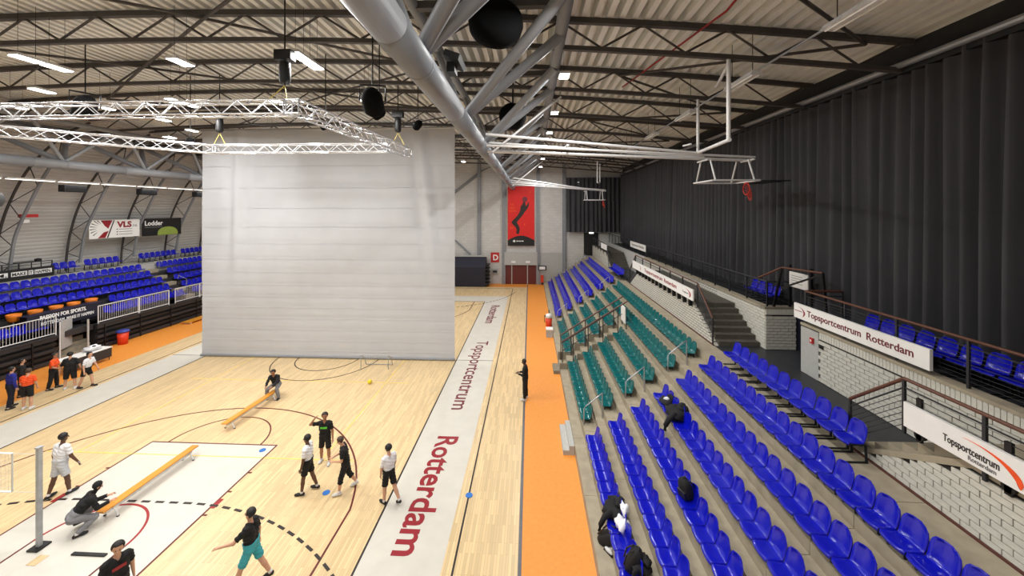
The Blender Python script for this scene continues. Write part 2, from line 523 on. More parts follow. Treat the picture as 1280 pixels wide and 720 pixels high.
# ---- back wall columns and braces
for x in (-5.99, -3.05, 0.98, 4.03, -10.5, -15, -19.5, -24):
    sbox('column', (x - 0.2, YF - 0.28, 0), (x + 0.2, YF, 14.6), 'paint_grey', wall_back)
rod('brace', (-8.9, YF - 0.15, 11.0), (-6.0, YF - 0.15, 13.2), 0.07, 'paint_grey', wall_back)
rod('brace', (-8.9, YF - 0.15, 10.75), (-6.0, YF - 0.15, 12.95), 0.07, 'paint_grey', wall_back)
rod('brace', (-6.0, YF - 0.15, 13.2), (-3.1, YF - 0.15, 14.6), 0.06, 'paint_grey', wall_back)
rod('brace', (-9.0, YF - 0.15, 5.3), (-7.0, YF - 0.15, 3.5), 0.09, 'paint_grey', wall_back)
sbox('wall_band', (0.98, YF - 0.06, 0), (4.2, YF, 3.75), 'wall_grey', wall_back)
sbox('wall_band', (-2.95, YF - 0.35, 2.28), (0.9, YF, 3.8), 'wall_grey', wall_back)
for x in (-1.9, -0.2):
    sbox('bulkhead_lamp', (x - 0.25, YF - 0.45, 2.55), (x + 0.25, YF - 0.352, 2.75), 'white', wall_back)
door = struct(sbox('door_1', (-2.9, YF - 0.14, 0.01), (0.8, YF - 0.02, 2.27), 'red_brown'), 'wide dark red double door with pale uprights')
for x in (-2.1, -0.25):
    sbox('door_post', (x - 0.05, YF - 0.2, 0.01), (x + 0.05, YF - 0.141, 2.27), 'wall_grey', door)
d2 = struct(sbox('door_2', (6.35, YF - 0.14, 3.46), (8.0, YF - 0.02, 6.1), 'black'), 'dark doorway at the top of the stand')
sbox('exit_light', (6.95, YF - 0.24, 6.0), (7.45, YF - 0.141, 6.15), 'tube_led', d2)

# ---- concrete terrace under the right-hand stand
RX = lambda k: 2.43 + 0.785 * (k - 1)
RF = lambda k: 0.35 + 0.517 * (k - 1)
HS = 0.2585
terrace = tag(thing('concrete_terrace', (1.62, 20, 0), 'stepped grey concrete terrace carrying the seat rows beside the orange strip', 'terrace'))
cuts = [YN, 2.0, 7.2, 11.2, 14.0, 20.0, 27.9, 36.0, 43.6]
for a, b in zip(cuts, cuts[1:]):
    g = 0.006
    for k in range(1, 8):
        x0 = 1.62 if k == 1 else RX(k - 1) + 0.085
        x1 = RX(k) - 0.40 if k < 7 else 7.25
        z1 = RF(k)
        sbox('tread_slab', (x0, a + g, 0 if k == 1 else z1 - 0.35), (x1, b - g, z1), 'concrete', terrace)
        if k < 7:
            sbox('seat_step', (x1 + 0.001, a + g, z1 - 0.3), (RX(k) + 0.084, b - g, z1 + HS), 'concrete', terrace)
# upper walkway and the landings
walk = struct(MB().box((7.25, 8.9, 3.2), (9.0, 15.1, 3.45)).build('floor_walkway', 'dark_lino'))
walk2 = struct(MB().box((7.25, 27.6, 3.2), (9.0, 34.5, 3.45)).build('floor_walkway', 'dark_lino'))
def stair(name, y0, dy, n, x0, x1, z0, rise, label, yend=None, m='stair_dark'):
    """flight of n steps from y0 in direction dy; a landing runs on from its top to yend"""
    t = thing(name, ((x0 + x1) / 2, y0, z0), label, 'stairs')
    for i in range(n):
        ya, yb_ = y0 + i * dy, y0 + (i + 1) * dy
        sbox('step', (x0, ya, z0 - 0.25), (x1, yb_, z0 + (i + 1) * rise), m, t)
    if yend is not None:
        sbox('landing', (x0, y0 + n * dy, z0 - 0.25), (x1, yend, z0 + n * rise), m, t)
    return t
stair('stairs', 8.75, -0.3, 7, 7.42, 8.97, 3.45, 0.18, 'concrete stairs behind the short white sign, rising past white brick', YN + 0.02, 'concrete')
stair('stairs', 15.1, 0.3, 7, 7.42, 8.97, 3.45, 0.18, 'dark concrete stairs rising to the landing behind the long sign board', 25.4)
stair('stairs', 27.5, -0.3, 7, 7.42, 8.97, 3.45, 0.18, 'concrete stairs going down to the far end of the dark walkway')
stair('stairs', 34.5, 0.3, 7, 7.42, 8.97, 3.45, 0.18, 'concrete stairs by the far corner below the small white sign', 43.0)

# ---- brick walls: every brick that can be told apart is a part
BW, BH, JT = 0.28, 0.115, 0.016
_bm = {}
def brick_mesh(axis, half=False, soldier=False):
    k = (axis, half, soldier)
    if k not in _bm:
        w = BW - JT; h = BH - JT
        if half: w = BW / 2 - JT
        if soldier: w, h = 0.085, 0.22
        mb = MB(); t = 0.03
        if axis == 'X': mb.box((-t, -w / 2, -h / 2), (t, w / 2, h / 2))
        else: mb.box((-w / 2, -t, -h / 2), (w / 2, t, h / 2))
        me = mb.mesh('brick'); me.materials.append(M['brick']); _bm[k] = me
    return _bm[k]
def brickwork(wall, fixed, axis, a0, a1, z0, z1, top=None, limit=300, origin=None):
    """running bond on the face axis=fixed between a0..a1; bricks nearest the origin are parts, the rest one joined part"""
    L = []; r = 0; z = z0 + BH / 2
    while z + BH / 2 <= z1 + 0.001:
        off = (r % 2) * BW / 2; a = a0 + BW / 2 - off
        while a - BW / 2 < a1 - 0.02:
            lo, hi = max(a - BW / 2, a0), min(a + BW / 2, a1)
            if hi - lo > 0.1 and (top is None or z + BH / 2 <= top((lo + hi) / 2)):
                L.append(((lo + hi) / 2, z, hi - lo < BW * 0.75))
            a += BW
        z += BH; r += 1
    L.sort(key=lambda q: abs(q[0] - (origin if origin is not None else 0)))
    rest = MB()
    for i, (a, zz, half) in enumerate(L):
        j = random.uniform(-0.004, 0.004)
        loc = (fixed + j, a, zz) if axis == 'X' else (a, fixed + j, zz)
        if i < limit:
            o = bpy.data.objects.new('brick', brick_mesh(axis, half)); link(o, wall); o.location = loc
        else:
            w = (BW / 2 if half else BW) - JT; h = BH - JT
            if axis == 'X': rest.box((loc[0] - .03, a - w / 2, zz - h / 2), (loc[0] + .03, a + w / 2, zz + h / 2))
            else: rest.box((a - w / 2, loc[1] - .03, zz - h / 2), (a + w / 2, loc[1] + .03, zz + h / 2))
    if rest.v:
        o = rest.build('brickwork', 'brick', wall); o['kind'] = 'stuff'
def soldiers(wall, x, y0, y1, zc):
    y = y0 + 0.05
    while y < y1 - 0.04:
        o = bpy.data.objects.new('soldier_brick', brick_mesh('X', False, True)); link(o, wall); o.location = (x, y, zc)
        y += 0.096
# near block wall beside row six (its top follows the stair)
nb = MB().prism([(YN, 3.2), (8.75, 3.2), (8.75, 3.46), (6.55, 4.6), (YN, 4.6)], 7.28, 7.40, 'X').build('wall_stair_block', 'mortar')
struct(nb, 'white brick wall carrying the short sign board')
brickwork(nb, 7.27, 'X', 3.6, 8.7, 3.47, 4.55, lambda y: 3.47 + 1.10 * min(1, max(0, (8.75 - y) / 2.2)), 300, 6.5)
cap = MB().prism([(8.85, 3.46), (6.55, 4.66), (YN, 4.66), (YN, 4.56), (6.5, 4.56), (8.85, 3.36)], 7.235, 7.41, 'X').build('stringer', 'concrete', nb)
sbox('base_trim', (7.2, YN, 3.45), (7.239, 8.85, 3.49), 'brown_trim', nb)
# gallery wall with the long sign
gw = sbox('wall_gallery', (9.03, YN, 3.2), (9.25, 12.9, 5.04), 'mortar')
struct(gw, 'white brick gallery wall under the long sign')
brickwork(gw, 9.02, 'X', 5.5, 12.15, 3.46, 4.75, None, 300, 9.5)
soldiers(gw, 9.02, 5.5, 12.15, 4.885)
sbox('coping', (8.97, YN, 5.0), (9.28, 12.9, 5.08), 'concrete', gw)
sbox('access_panel', (8.985, 12.15, 3.46), (9.05, 12.9, 4.95), 'wall_grey', gw)
al = sbox('alarm_box', (8.93, 12.32, 4.55), (8.984, 12.45, 4.72), 'sign_red', gw)
sbox('alarm_plate', (8.92, 12.36, 4.60), (8.929, 12.41, 4.67), 'white', al)
sbox('switch_box', (8.94, 11.93, 4.52), (8.989, 12.06, 4.62), 'black', gw)
# wall across the passage beyond the gallery wall, and the wall beside the middle stairs
gm = sbox('wall_middle', (9.03, 14.83, 3.2), (9.25, 30.0, 5.04), 'brick_far')
struct(gm, 'white brick wall beside the dark stairs')
gend = sbox('passage_end', (9.25, 14.83, 3.2), (10.2, 15.0, 5.04), 'mortar', gm)
brickwork(gm, 14.82, 'Y', 9.0, 10.15, 3.46, 4.78, None, 120, 9.0)
brickwork(gm, 9.02, 'X', 14.83, 18.5, 3.46, 5.0, None, 220, 15)
for i in range(11):
    o = bpy.data.objects.new('soldier_brick', brick_mesh('Y', False, True)); link(o, gm); o.location = (9.06 + i * 0.096, 14.82, 4.90)
sbox('coping', (8.97, 14.79, 5.0), (10.2, 15.1, 5.08), 'concrete_d', gm)
sbox('coping', (8.97, 15.101, 5.0), (9.28, 30.0, 5.08), 'concrete', gm)
gf = sbox('wall_far', (9.03, 30.0, 3.2), (9.25, YF, 5.04), 'wall_grey'); struct(gf)
# block behind the long middle sign
mb_ = MB().prism([(15.1, 3.2), (15.1, 3.46), (17.3, 4.72), (25.3, 4.72), (27.6, 3.46), (27.6, 3.2)], 7.27, 7.40, 'X').build('wall_sign_block', 'brick_far')
struct(mb_, 'white brick wall under the long middle sign board')
sbox('base_trim', (7.2, 15.1, 3.45), (7.265, 27.6, 3.48), 'brown_trim', mb_)
for i in range(14):
    y = 17.2 + i * 0.64
    sbox('bracket', (7.12, y - 0.06, 4.5), (7.265, y + 0.06, 4.86), 'black_metal', mb_)
fb_ = MB().prism([(34.5, 3.2), (34.5, 3.46), (36.6, 4.72), (YF - 0.6, 4.72), (YF - 0.6, 3.2)], 7.27, 7.40, 'X').build('wall_corner_block', 'brick_far')
struct(fb_, 'white brick wall by the far corner stairs')
# gallery floor
for y0, y1 in ((YN, 12.85), (15.1, YF)):
    struct(sbox('floor_gallery', (9.25, y0, 4.7), (10.85, y1, 4.88), 'dark_lino'))
struct(sbox('floor_passage', (9.001, 12.9, 3.2), (10.2, 14.78, 3.45), 'dark_lino'))
struct(sbox('wall_passage', (10.2, 12.85, 3.2), (10.35, 15.1, 5.06), 'navy'))
# ================================================================ ROOF STEEL
JY = [11.1 + 3.75 * k for k in range(-3, 9)]
JG = 'lattice roof joists'
def sweep(name, pts, w, h, material, parent):
    mb = MB()
    pts = [Vector(p) for p in pts]; vs = []; fs = []
    for i, p in enumerate(pts):
        d = (pts[min(i + 1, len(pts) - 1)] - pts[max(i - 1, 0)]).normalized()
        a = Vector((0, 1, 0)); b = d.cross(a).normalized()
        for x, y in ((-1, -1), (1, -1), (1, 1), (-1, 1)):
            vs.append(p + a * (x * w / 2) + b * (y * h / 2))
    for i in range(len(pts) - 1):
        for k in range(4):
            k2 = (k + 1) % 4
            fs.append((i * 4 + k, i * 4 + k2, i * 4 + 4 + k2, i * 4 + 4 + k))
    n = len(pts) - 1
    fs += [(3, 2, 1, 0), (n * 4, n * 4 + 1, n * 4 + 2, n * 4 + 3)]
    mb.add(vs, fs)
    return mb.build(name, material, parent)
rib_front = [(-32.98, 4.9), (-32.85, 5.8), (-32.55, 7.2), (-31.62, 9.15), (-30.41, 11.26), (-28.9, 13.0), (-27.6, zl(-27.6))]
rib_back = [(-34.1, 4.3), (-34.0, 5.6), (-33.7, 7.2), (-33.0, 9.2), (-31.6, 11.5), (-29.4, 13.45), (-27.6, 14.25)]
for j, y in enumerate(JY):
    t = thing('roof_joist', (-12, y, zl(-12)), 'dark grey lattice joist spanning the hall under the ribbed roof deck', 'joist', JG)
    xs = [10.75 - i * (38.35 / 18) for i in range(19)]
    sweep('lower_chord', [(x, y, zl(x)) for x in xs], 0.14, 0.13, 'paint_joist', t)
    sweep('upper_chord', [(x, y, zl(x) + 0.82) for x in xs], 0.16, 0.16, 'paint_joist', t)
    st = 1.2; x = 10.5; up = True
    while x - st > -27.6:
        p = (x, y, zl(x) + (0.78 if up else 0.05)); q = (x - st, y, zl(x - st) + (0.05 if up else 0.78))
        rod('web_bar', p, q, 0.035, 'paint_joist', t, 6); x -= st; up = not up
    if y > 15:
        r = thing('wall_rib', (-32.98, y, 4.9), 'curved grey lattice rib carrying the ribbed side wall', 'rib', 'ribs of the curved side wall')
        fr = bez(rib_front, 36); bk = bez(rib_back, 36)
        sweep('front_chord', [(p.x, y, p.y) for p in fr], 0.13, 0.13, 'paint_grey', r)
        sweep('rear_chord', [(p.x, y, p.y) for p in bk], 0.10, 0.10, 'paint_joist', r)
        n = min(len(fr), len(bk)) - 1
        for k in range(0, n - 3, 3):
            a, b = (fr, bk) if (k // 3) % 2 else (bk, fr)
            rod('web_bar', (a[k].x, y, a[k].y), (b[k + 3].x, y, b[k + 3].y), 0.028, 'paint_joist', r, 6)
# flat diagonal braces under the deck
for i, (x0, x1) in enumerate(((-10, -4), (-16, -10), (-22, -16), (3.5, 9.5))):
    for j in range(2, 9):
        a, b = (x0, x1) if (i + j) % 2 else (x1, x0)
        tag(rod('roof_brace', (a, JY[j], zl(a) + 0.66), (b, JY[j + 1], zl(b) + 0.66), 0.05, 'paint_joist', None, 6),
            'dark diagonal tie running from joist to joist under the deck', 'brace', 'diagonal roof ties')

def main_truss(sx, label):
    """heavy three-chord tube truss along the hall; sx mirrors it about the middle of the roof"""
    X = (lambda x: x) if sx > 0 else (lambda x: -28.4 - x)
    t = thing('main_truss', (X(-1.95), 20, 11.35), label, 'truss')
    y = YN
    while y < YF - 1:
        y2 = min(y + 4.55, YF - 0.3)
        if YF - 0.3 - y2 < 1.5: y2 = YF - 0.3
        MB().tube([(X(-1.95), max(y, YN + 0.02), 11.35), (X(-1.95), y2 - 0.012, 11.35)], 0.27, 24).build('lower_chord', 'paint_grey', t, True)
        y = y2
    for x, r in ((0.85, 0.17), (-2.75, 0.14)):
        MB().tube([(X(x), YN + 0.02, 13.62), (X(x), YF - 0.3, 13.62)], r, 16).build('upper_chord', 'paint_grey', t, True)
    yn = 6.5 - 4.55 * 2
    while yn < YF - 2:
        n0 = (X(-1.95), yn, 11.5)
        for dy in (-3.1, -0.85) if sx > 0 else (-2.27, 2.27):
            if YN + 0.3 < yn + dy < YF - 0.5:
                rod('web_tube', n0, (X(0.85), yn + dy, 13.5), 0.14, 'paint_grey', t, 14)
        if sx > 0:
            rod('web_tube', n0, (X(-2.75), yn + 0.1, 13.5), 0.10, 'paint_grey', t, 14)
        else:
            rod('web_tube', n0, (X(-2.75), yn - 1.9, 13.5), 0.10, 'paint_grey', t, 14)
            rod('web_tube', n0, (X(-2.75), yn + 1.9, 13.5), 0.10, 'paint_grey', t, 14)
        rod('cross_beam', (X(-2.75), yn + 2.27, 13.6), (X(0.85), yn + 2.27, 13.6), 0.09, 'paint_joist', t, 4)
        MB().tube([(X(-1.95), yn - 0.02, 11.35), (X(-1.95), yn + 0.02, 11.35)], 0.285, 24).build('weld_ring', 'paint_grey', t, True)
        yn += 4.55
    return t
main_truss(1, 'huge grey tube truss running beside the folded basketball hoops')
main_truss(-1, 'huge grey tube truss running above the stand with white railings')

# ---- rectangular lighting truss hung in front of the divider curtain
def box_truss(p, q, label, group, size=0.36):
    p, q = Vector(p), Vector(q); d = (q - p); L = d.length; d.normalize()
    t = thing('lighting_truss', tuple(p), label, 'truss', group)
    up = Vector((0, 0, 1)); sd = d.cross(up).normalized()
    cs = [up * (a * size / 2) + sd * (b * size / 2) for a, b in ((1, -1), (1, 1), (-1, 1), (-1, -1))]
    for c in cs:
        rod('chord', p + c, q + c, 0.026, 'chrome', t, 8)
    n = max(2, int(L / 0.42)); s_ = L / n
    for i in range(n):
        a, b = p + d * (i * s_), p + d * ((i + 1) * s_)
        for k in range(4):
            c0, c1 = cs[k], cs[(k + 1) % 4]
            if i % 2: c0, c1 = c1, c0
            rod('lattice_bar', a + c0, b + c1, 0.014, 'chrome', t, 6)
    for e in (p, q):
        for k in range(4):
            rod('end_bar', e + cs[k], e + cs[(k + 1) % 4], 0.02, 'chrome', t, 6)
    return t
ZT = 11.55
TG = 'sides of the hanging lighting truss'
box_truss((-21.5, 9.9, ZT), (-6.55, 9.9, ZT), 'bright lattice truss side hanging below the black chain hoist', TG)
box_truss((-6.3, 9.7, ZT), (-5.9, 18.0, ZT), 'bright lattice truss arm slanting out in front of the divider curtain', TG)
box_truss((-14.3, 16.5, ZT), (-6.3, 16.5, ZT), 'bright lattice truss side running level across the divider curtain', TG)
box_truss((-20.8, 10.0, ZT), (-14.4, 16.6, ZT), 'bright lattice truss arm crossing in front of the tube truss', TG)
def hoist(x, y, label, y_t):
    t = thing('chain_hoist', (x, y, 12.4), label, 'hoist', None)
    zt = zd(x) + 0.02
    rod('chain', (x, y, ZT + 0.75), (x, y, zt), 0.02, 'rope', t, 6)
    MB().lathe([(0.02, 0.62), (0.13, 0.6), (0.15, 0.45), (0.15, 0.12), (0.12, 0.0)], (x, y, 12.35), 14).build('chain_bag', 'black', t, True)
    sbox('motor', (x - 0.24, y - 0.13, 13.0), (x + 0.24, y + 0.13, 13.28), 'black', t)
    for dx in (-0.3, 0.3):
        rod('sling', (x, y, ZT + 0.75), (x + dx, y_t, ZT + 0.19), 0.014, 'strap', t, 6)
    return t
hoist(-6.9, 10.3, 'black chain hoist with yellow slings above the truss corner', 9.95)
hoist(-6.0, 16.9, 'small black chain hoist over the end of the slanting truss arm', 16.9)
hoist(-14.2, 16.6, 'small black chain hoist by the left edge of the divider curtain', 16.6)

# ---- LED panels: the lamps that light the hall
def panel(x, y, label='lit white LED panel hung under the roof joists', two=False, z=13.3, rz=0.0, group='LED panels over the court', pw=1.0, L=0.66):
    t = thing('ceiling_lamp', (x, y, z), label, 'lamp', group)
    Ls = (-0.36, 0.36) if two else (0.0,)
    for dy in Ls:
        sbox('housing', (x - 0.17, y + dy - L / 2, z), (x + 0.17, y + dy + L / 2, z + 0.08), 'white_metal', t)
        sbox('diffuser', (x - 0.155, y + dy - L / 2 + 0.02, z - 0.02), (x + 0.155, y + dy + L / 2 - 0.02, z - 0.001), 'panel_led', t)
        for e in (-0.2, 0.2):
            rod('hanger', (x, y + dy + e, z + 0.08), (x, y + dy + e, zd(x) + 0.02), 0.005, 'rope', t, 6)
    ld = bpy.data.lights.new('led_light', 'AREA'); ld.shape = 'RECTANGLE'; ld.size = 0.4; ld.size_y = L * len(Ls)
    ld.energy = LAMP_W * pw * len(Ls); ld.color = (1.0, 0.985, 0.955)
    lo = bpy.data.objects.new('led_light', ld); link(lo, t); lo.location = (x, y, z - 0.05)
    return t
two_lbl = 'pair of lit white LED panels in one line under a roof joist'
for x, y, tw in ((-15.0, 10.9, True), (-10.65, 11.0, False), (-6.75, 11.1, True), (-18.45, 13.4, False), (-14.6, 15.2, True), (-18.35, 18.0, False),
                 (-6.8, 15.4, False), (-22.55, 15.5, False), (-18.8, 15.8, False), (-10.5, 15.3, False),
                 (-6.3, 27.0, False), (-6.2, 35.0, False), (-14.3, 27.0, False), (-18.9, 27.0, False), (-14.3, 35.0, False), (-22.5, 22.5, False), (-22.5, 28.0, False), (-22.5, 34, False),
                 (-15.0, 5.5, False), (-10.65, 5.5, False), (-6.75, 5.5, False), (-18.45, 7.0, False), (-12.0, 0.5, False), (-5.0, 0.5, False)):
    panel(x, y, two_lbl if tw else 'lit white LED panel hung under the roof joists', tw, group='paired LED panels' if tw else 'LED panels over the court', pw=0.6 if x < -22 else (1.6 if y > 24 else 1.0))
for x in (-7.3, -16.0, -21.0, -11.6):
    panel(x, 22.45, 'lit white LED panel just beyond the top of the divider curtain', False, 13.72, 0, 'LED panels above the divider curtain')
for y in (12.6, 17.4, 21.9, 27.0, 33.0, 39.2, 7.2, 2.0):
    panel(1.15, y, 'small lit lamp hanging under the upper tube of the truss', False, 13.25, 0, 'small lamps along the truss', 1.5, 0.5)
# linear fluorescent battens on the right, switched off
for y0 in (6.9, 11.0, 15.2, 19.5, 24):
    t = thing('batten_lamp', (6.45, y0 + 1, 12.7), 'unlit grey fluorescent batten below the roof, parallel to the black curtain', 'lamp', 'unlit fluorescent battens')
    MB().prism([(6.28, 12.66), (6.62, 12.66), (6.55, 12.78), (6.35, 12.78)], y0, y0 + 1.55, 'Y').build('housing', 'white_metal', t)
    for dx in (-0.09, 0.09):
        rod('tube', (6.45 + dx, y0 + 0.05, 12.64), (6.45 + dx, y0 + 1.5, 12.64), 0.02, 'white', t, 8)
    for e in (0.2, 1.3):
        rod('hanger', (6.45, y0 + e, 12.78), (6.45, y0 + e, zd(6.45) + 0.02), 0.01, 'rope', t, 6)
    rod('conduit', (6.45, y0 + 1.56, 12.75), (6.45, y0 + 4.0, 12.75), 0.03, 'steel', t, 6)
# row of lamps on the side wall ribs
for i in range(9):
    y0 = 17.5 + i * 2.4
    t = thing('linear_lamp', (-29.6, y0, 10.55), 'lit linear lamp in the row below the tube truss', 'lamp', 'linear lamps along the ribs')
    sbox('housing', (-29.7, y0, 10.56), (-29.5, y0 + 2.2, 10.66), 'white_metal', t)
    sbox('diffuser', (-29.68, y0 + 0.03, 10.53), (-29.52, y0 + 2.17, 10.559), 'tube_led', t)
    ld = bpy.data.lights.new('linear_light', 'AREA'); ld.shape = 'RECTANGLE'; ld.size = 0.15; ld.size_y = 2.1; ld.energy = 22; ld.color = (1, 0.97, 0.92)
    lo = bpy.data.objects.new('linear_light', ld); link(lo, t); lo.location = (-29.6, y0 + 1.1, 10.5)
    if i % 2 == 0:
        s2 = thing('wall_speaker', (-30.1, y0 + 1.2, 10.0), 'black loudspeaker box under the linear lamp row', 'speaker', 'loudspeakers under the lamp row')
        sbox('cabinet', (-30.3, y0 + 0.5, 9.95), (-29.85, y0 + 1.7, 10.4), 'black', s2)
        sbox('grille', (-29.849, y0 + 0.55, 9.99), (-29.83, y0 + 1.65, 10.36), 'black_metal', s2)
# red sprinkler pipe in the roof on the right
tag(MB().tube([(4.6, 4, 13.95), (5.1, 10, 13.95), (3.9, 16, 13.95)], 0.03, 8).build('sprinkler_pipe', 'red_pipe'), 'thin red pipe running under the roof deck', 'pipe')

# ---- big black round loudspeakers inside the truss
for i, (y, zc_) in enumerate(((8.4, 13.0), (16.8, 13.0))):
    t = thing('round_speaker', (-0.75, y, zc_), ('large' if i == 0 else 'smaller looking') + ' black drum-shaped loudspeaker inside the tube truss' + (' near its thick end' if i == 0 else ' further along'), 'speaker')
    mb = MB().lathe([(0.46, -0.2), (0.60, -0.18), (0.62, 0.0), (0.56, 0.18), (0.44, 0.26)], (0, 0, 0), 28)
    o = mb.build('drum', 'matte_black', t, True); o.matrix_parent_inverse = Matrix(); o.rotation_euler = (PI / 2 - 0.35, 0, 0.2)
    mb = MB().lathe([(0.44, -0.22), (0.44, -0.201)], (0, 0, 0), 24)
    g_ = mb.build('grille', 'matte_black', t, True); g_.matrix_parent_inverse = Matrix(); g_.rotation_euler = (PI / 2 - 0.35, 0, 0.2)
    rod('bracket', (-0.75, y, zc_ + 0.5), (-0.75, y, zd(-0.75) + 0.02), 0.04, 'black_metal', t, 8)
t = thing('flat_speaker', (-1.6, 7.7, 11.75), 'small black slab loudspeaker on top of the thick tube', 'speaker')
o = MB().box((-0.16, -0.35, -0.06), (0.16, 0.35, 0.06)).build('cabinet', 'black', t); o.matrix_parent_inverse = Matrix(); o.location = (0.06, 0, 0.12); o.rotation_euler = (0, 0.35, 0)
sbox('foot', (-1.68, 7.55, 11.6), (-1.52, 7.85, 11.8), 'black_metal', t)
# stage lights and speakers hanging near the lighting truss
def spot(x, y, z, label, s_=1.0, rz=0.6):
    t = thing('stage_light', (x, y, z), label, 'stage light')
    def loc(o, l=(0, 0, 0), r=(0, 0, 0)):
        o.matrix_parent_inverse = Matrix(); o.location = l; o.rotation_euler = r; return o
    loc(MB().lathe([(0.14 * s_, -0.3 * s_), (0.2 * s_, -0.22 * s_), (0.2 * s_, 0.1 * s_), (0.12 * s_, 0.24 * s_), (0.05 * s_, 0.26 * s_)], (0, 0, 0), 16).build('lamp_body', 'matte_black', t, True), (0, 0, 0), (1.0, 0, rz))
    loc(MB().tube([(-0.24 * s_, 0, 0), (-0.24 * s_, 0, 0.3 * s_), (0.24 * s_, 0, 0.3 * s_), (0.24 * s_, 0, 0)], 0.02 * s_, 6).build('yoke', 'black_metal', t), (0, 0, 0), (0, 0, rz))
    rod('hanger', (x, y, z + 0.3 * s_), (x, y, zd(x) + 0.02), 0.02, 'rope', t, 6)
    return t
spot(-4.55, 10.7, 11.95, 'large black ribbed stage light hanging beside the thick tube', 1.5, 0.2)
spot(-5.0, 12.3, 12.0, 'flat black lamp hanging under the ribbed stage light', 0.8, 1.6)
spot(-4.6, 15.3, 12.3, 'small silver and black stage light near the top of the divider curtain', 0.8, 0.9)
spot(-16.1, 12.9, 12.55, 'large black loudspeaker cluster hanging behind the lighting truss', 1.6, 1.1)
spot(-15.6, 16.6, 11.95, 'small stage light clamped to the truss left of the divider curtain', 0.7, 0.3)
spot(-8.0, 14.4, 12.1, 'small stage light clamped on the slanting truss arm', 0.7, 2.0)
tag(MB().tube([(-29.3, YN + 0.02, 9.35), (-29.3, 19.4, 9.35)], 0.42, 20).build('air_duct', 'duct_grey', None, True), 'round grey air duct end by the side wall', 'duct')

# ---- folded basketball hoops hung over the right stand
def hoop(y, xr, zs, label, s_=1.0):
    t = thing('folded_hoop', (-1.5, y, 11.2), label, 'basketball hoop', 'folded basketball hoops')
    xl = -1.72
    for dz, dy, r, xe in ((0.55, -0.35, 0.055, xr - 2.2), (0.35, 0.35, 0.05, xr - 1.8), (0.12, -0.3, 0.045, xr - 0.2), (-0.02, 0.3, 0.06, xr)):
        rod('boom_tube', (xl, y + dy, 11.2 + dz), (xe, y + dy, zs + 0.05 + dz * 0.35), r, 'white_metal', t, 8)
    for x in (xl + 0.25, xl + 3.2, xr - 2.6):
        rod('cross_tube', (x, y - 0.35, 11.3), (x, y + 0.35, 11.35), 0.04, 'white_metal', t, 8)
    rod('stay_tube', (xl + 0.1, y, 11.0), (xl + 3.0, y + 0.4, 13.4), 0.045, 'white_metal', t, 8)
    # backboard frame lies folded flat under the booms
    for dy in (-0.8, 0.8):
        rod('frame_tube', (xr - 2.0, y + dy, zs - 0.82), (xr - 0.3, y + dy, zs - 0.82), 0.035, 'white_metal', t, 8)
        rod('frame_post', (xr - 1.9, y + dy, zs - 0.82), (xr - 1.9, y + dy * 0.5, zs), 0.035, 'white_metal', t, 8)
        rod('frame_post', (xr - 0.5, y + dy, zs - 0.82), (xr - 0.5, y + dy * 0.5, zs), 0.035, 'white_metal', t, 8)
    for x in (xr - 2.0, xr - 0.3):
        rod('frame_tube', (x, y - 0.8, zs - 0.82), (x, y + 0.8, zs - 0.82), 0.035, 'white_metal', t, 8)
        rod('frame_tube', (x, y - 0.45, zs), (x, y + 0.45, zs), 0.035, 'white_metal', t, 8)
    sbox('backboard', (xr - 0.29, y - 0.9, zs - 0.86), (xr + 0.7, y + 0.9, zs - 0.83), 'black_metal', t)
    ring = MB(); cx_, cz_ = xr - 0.35, zs - 1.1
    ring.tube([(cx_ , y + 0.225 * math.cos(2 * PI * k / 16), cz_ + 0.225 * math.sin(2 * PI * k / 16)) for k in range(17)], 0.016, 6)
    ring.box((cx_ - 0.05, y - 0.08, cz_ + 0.2), (cx_ + 0.05, y + 0.08, zs - 0.86))
    rg = ring.build('hoop_ring', 'hoop_red', t)
    net = MB()
    for k in range(12):
        a = 2 * PI * k / 12; b = 2 * PI * (k + 1) / 12
        p = [(cx_ - 0.02, y + 0.22 * math.cos(a), cz_ + 0.22 * math.sin(a)), (cx_ + 0.1, y + 0.17 * math.cos(b), cz_ - 0.15 + 0.16 * math.sin(b)), (cx_ + 0.15, y + 0.12 * math.cos(a), cz_ - 0.36 + 0.1 * math.sin(a))]
        net.tube(p, 0.008, 4)
    net.build('net', 'hoop_red', rg)
    return t
hoop(15.0, 8.75, 10.7, 'white tube basketball hoop folded up under the roof in front of the curtain')
hoop(35.0, 7.1, 10.5, 'white tube basketball hoop folded up near the red banner')
t = thing('hoop_hanger', (6.0, 12.9, 10.8), 'white U-shaped tube frame hanging from two joists over the stand', 'hanger frame')
rod('post', (5.72, 11.1, zl(5.72)), (5.72, 11.1, 10.77), 0.06, 'white_metal', t)
rod('post', (6.5, 14.85, zl(6.5)), (6.5, 14.85, 11.0), 0.06, 'white_metal', t)
rod('bottom_tube', (5.72, 11.05, 10.8), (6.5, 14.9, 11.0), 0.06, 'white_metal', t)
rod('top_tube', (5.72, 11.1, zl(5.72) - 0.2), (6.3, 13.0, zl(6) - 0.2), 0.05, 'white_metal', t)
t = thing('hoop_hanger', (6.2, 33, 11.2), 'white U-shaped tube frame near the far corner curtain', 'hanger frame')
rod('post', (6.0, 33.6, zl(6)), (6.0, 33.6, 11.2), 0.06, 'white_metal', t)
rod('post', (6.6, 35.6, zl(6.6)), (6.6, 35.6, 11.3), 0.06, 'white_metal', t)
rod('bottom_tube', (6.0, 33.55, 11.2), (6.6, 35.65, 11.3), 0.06, 'white_metal', t)

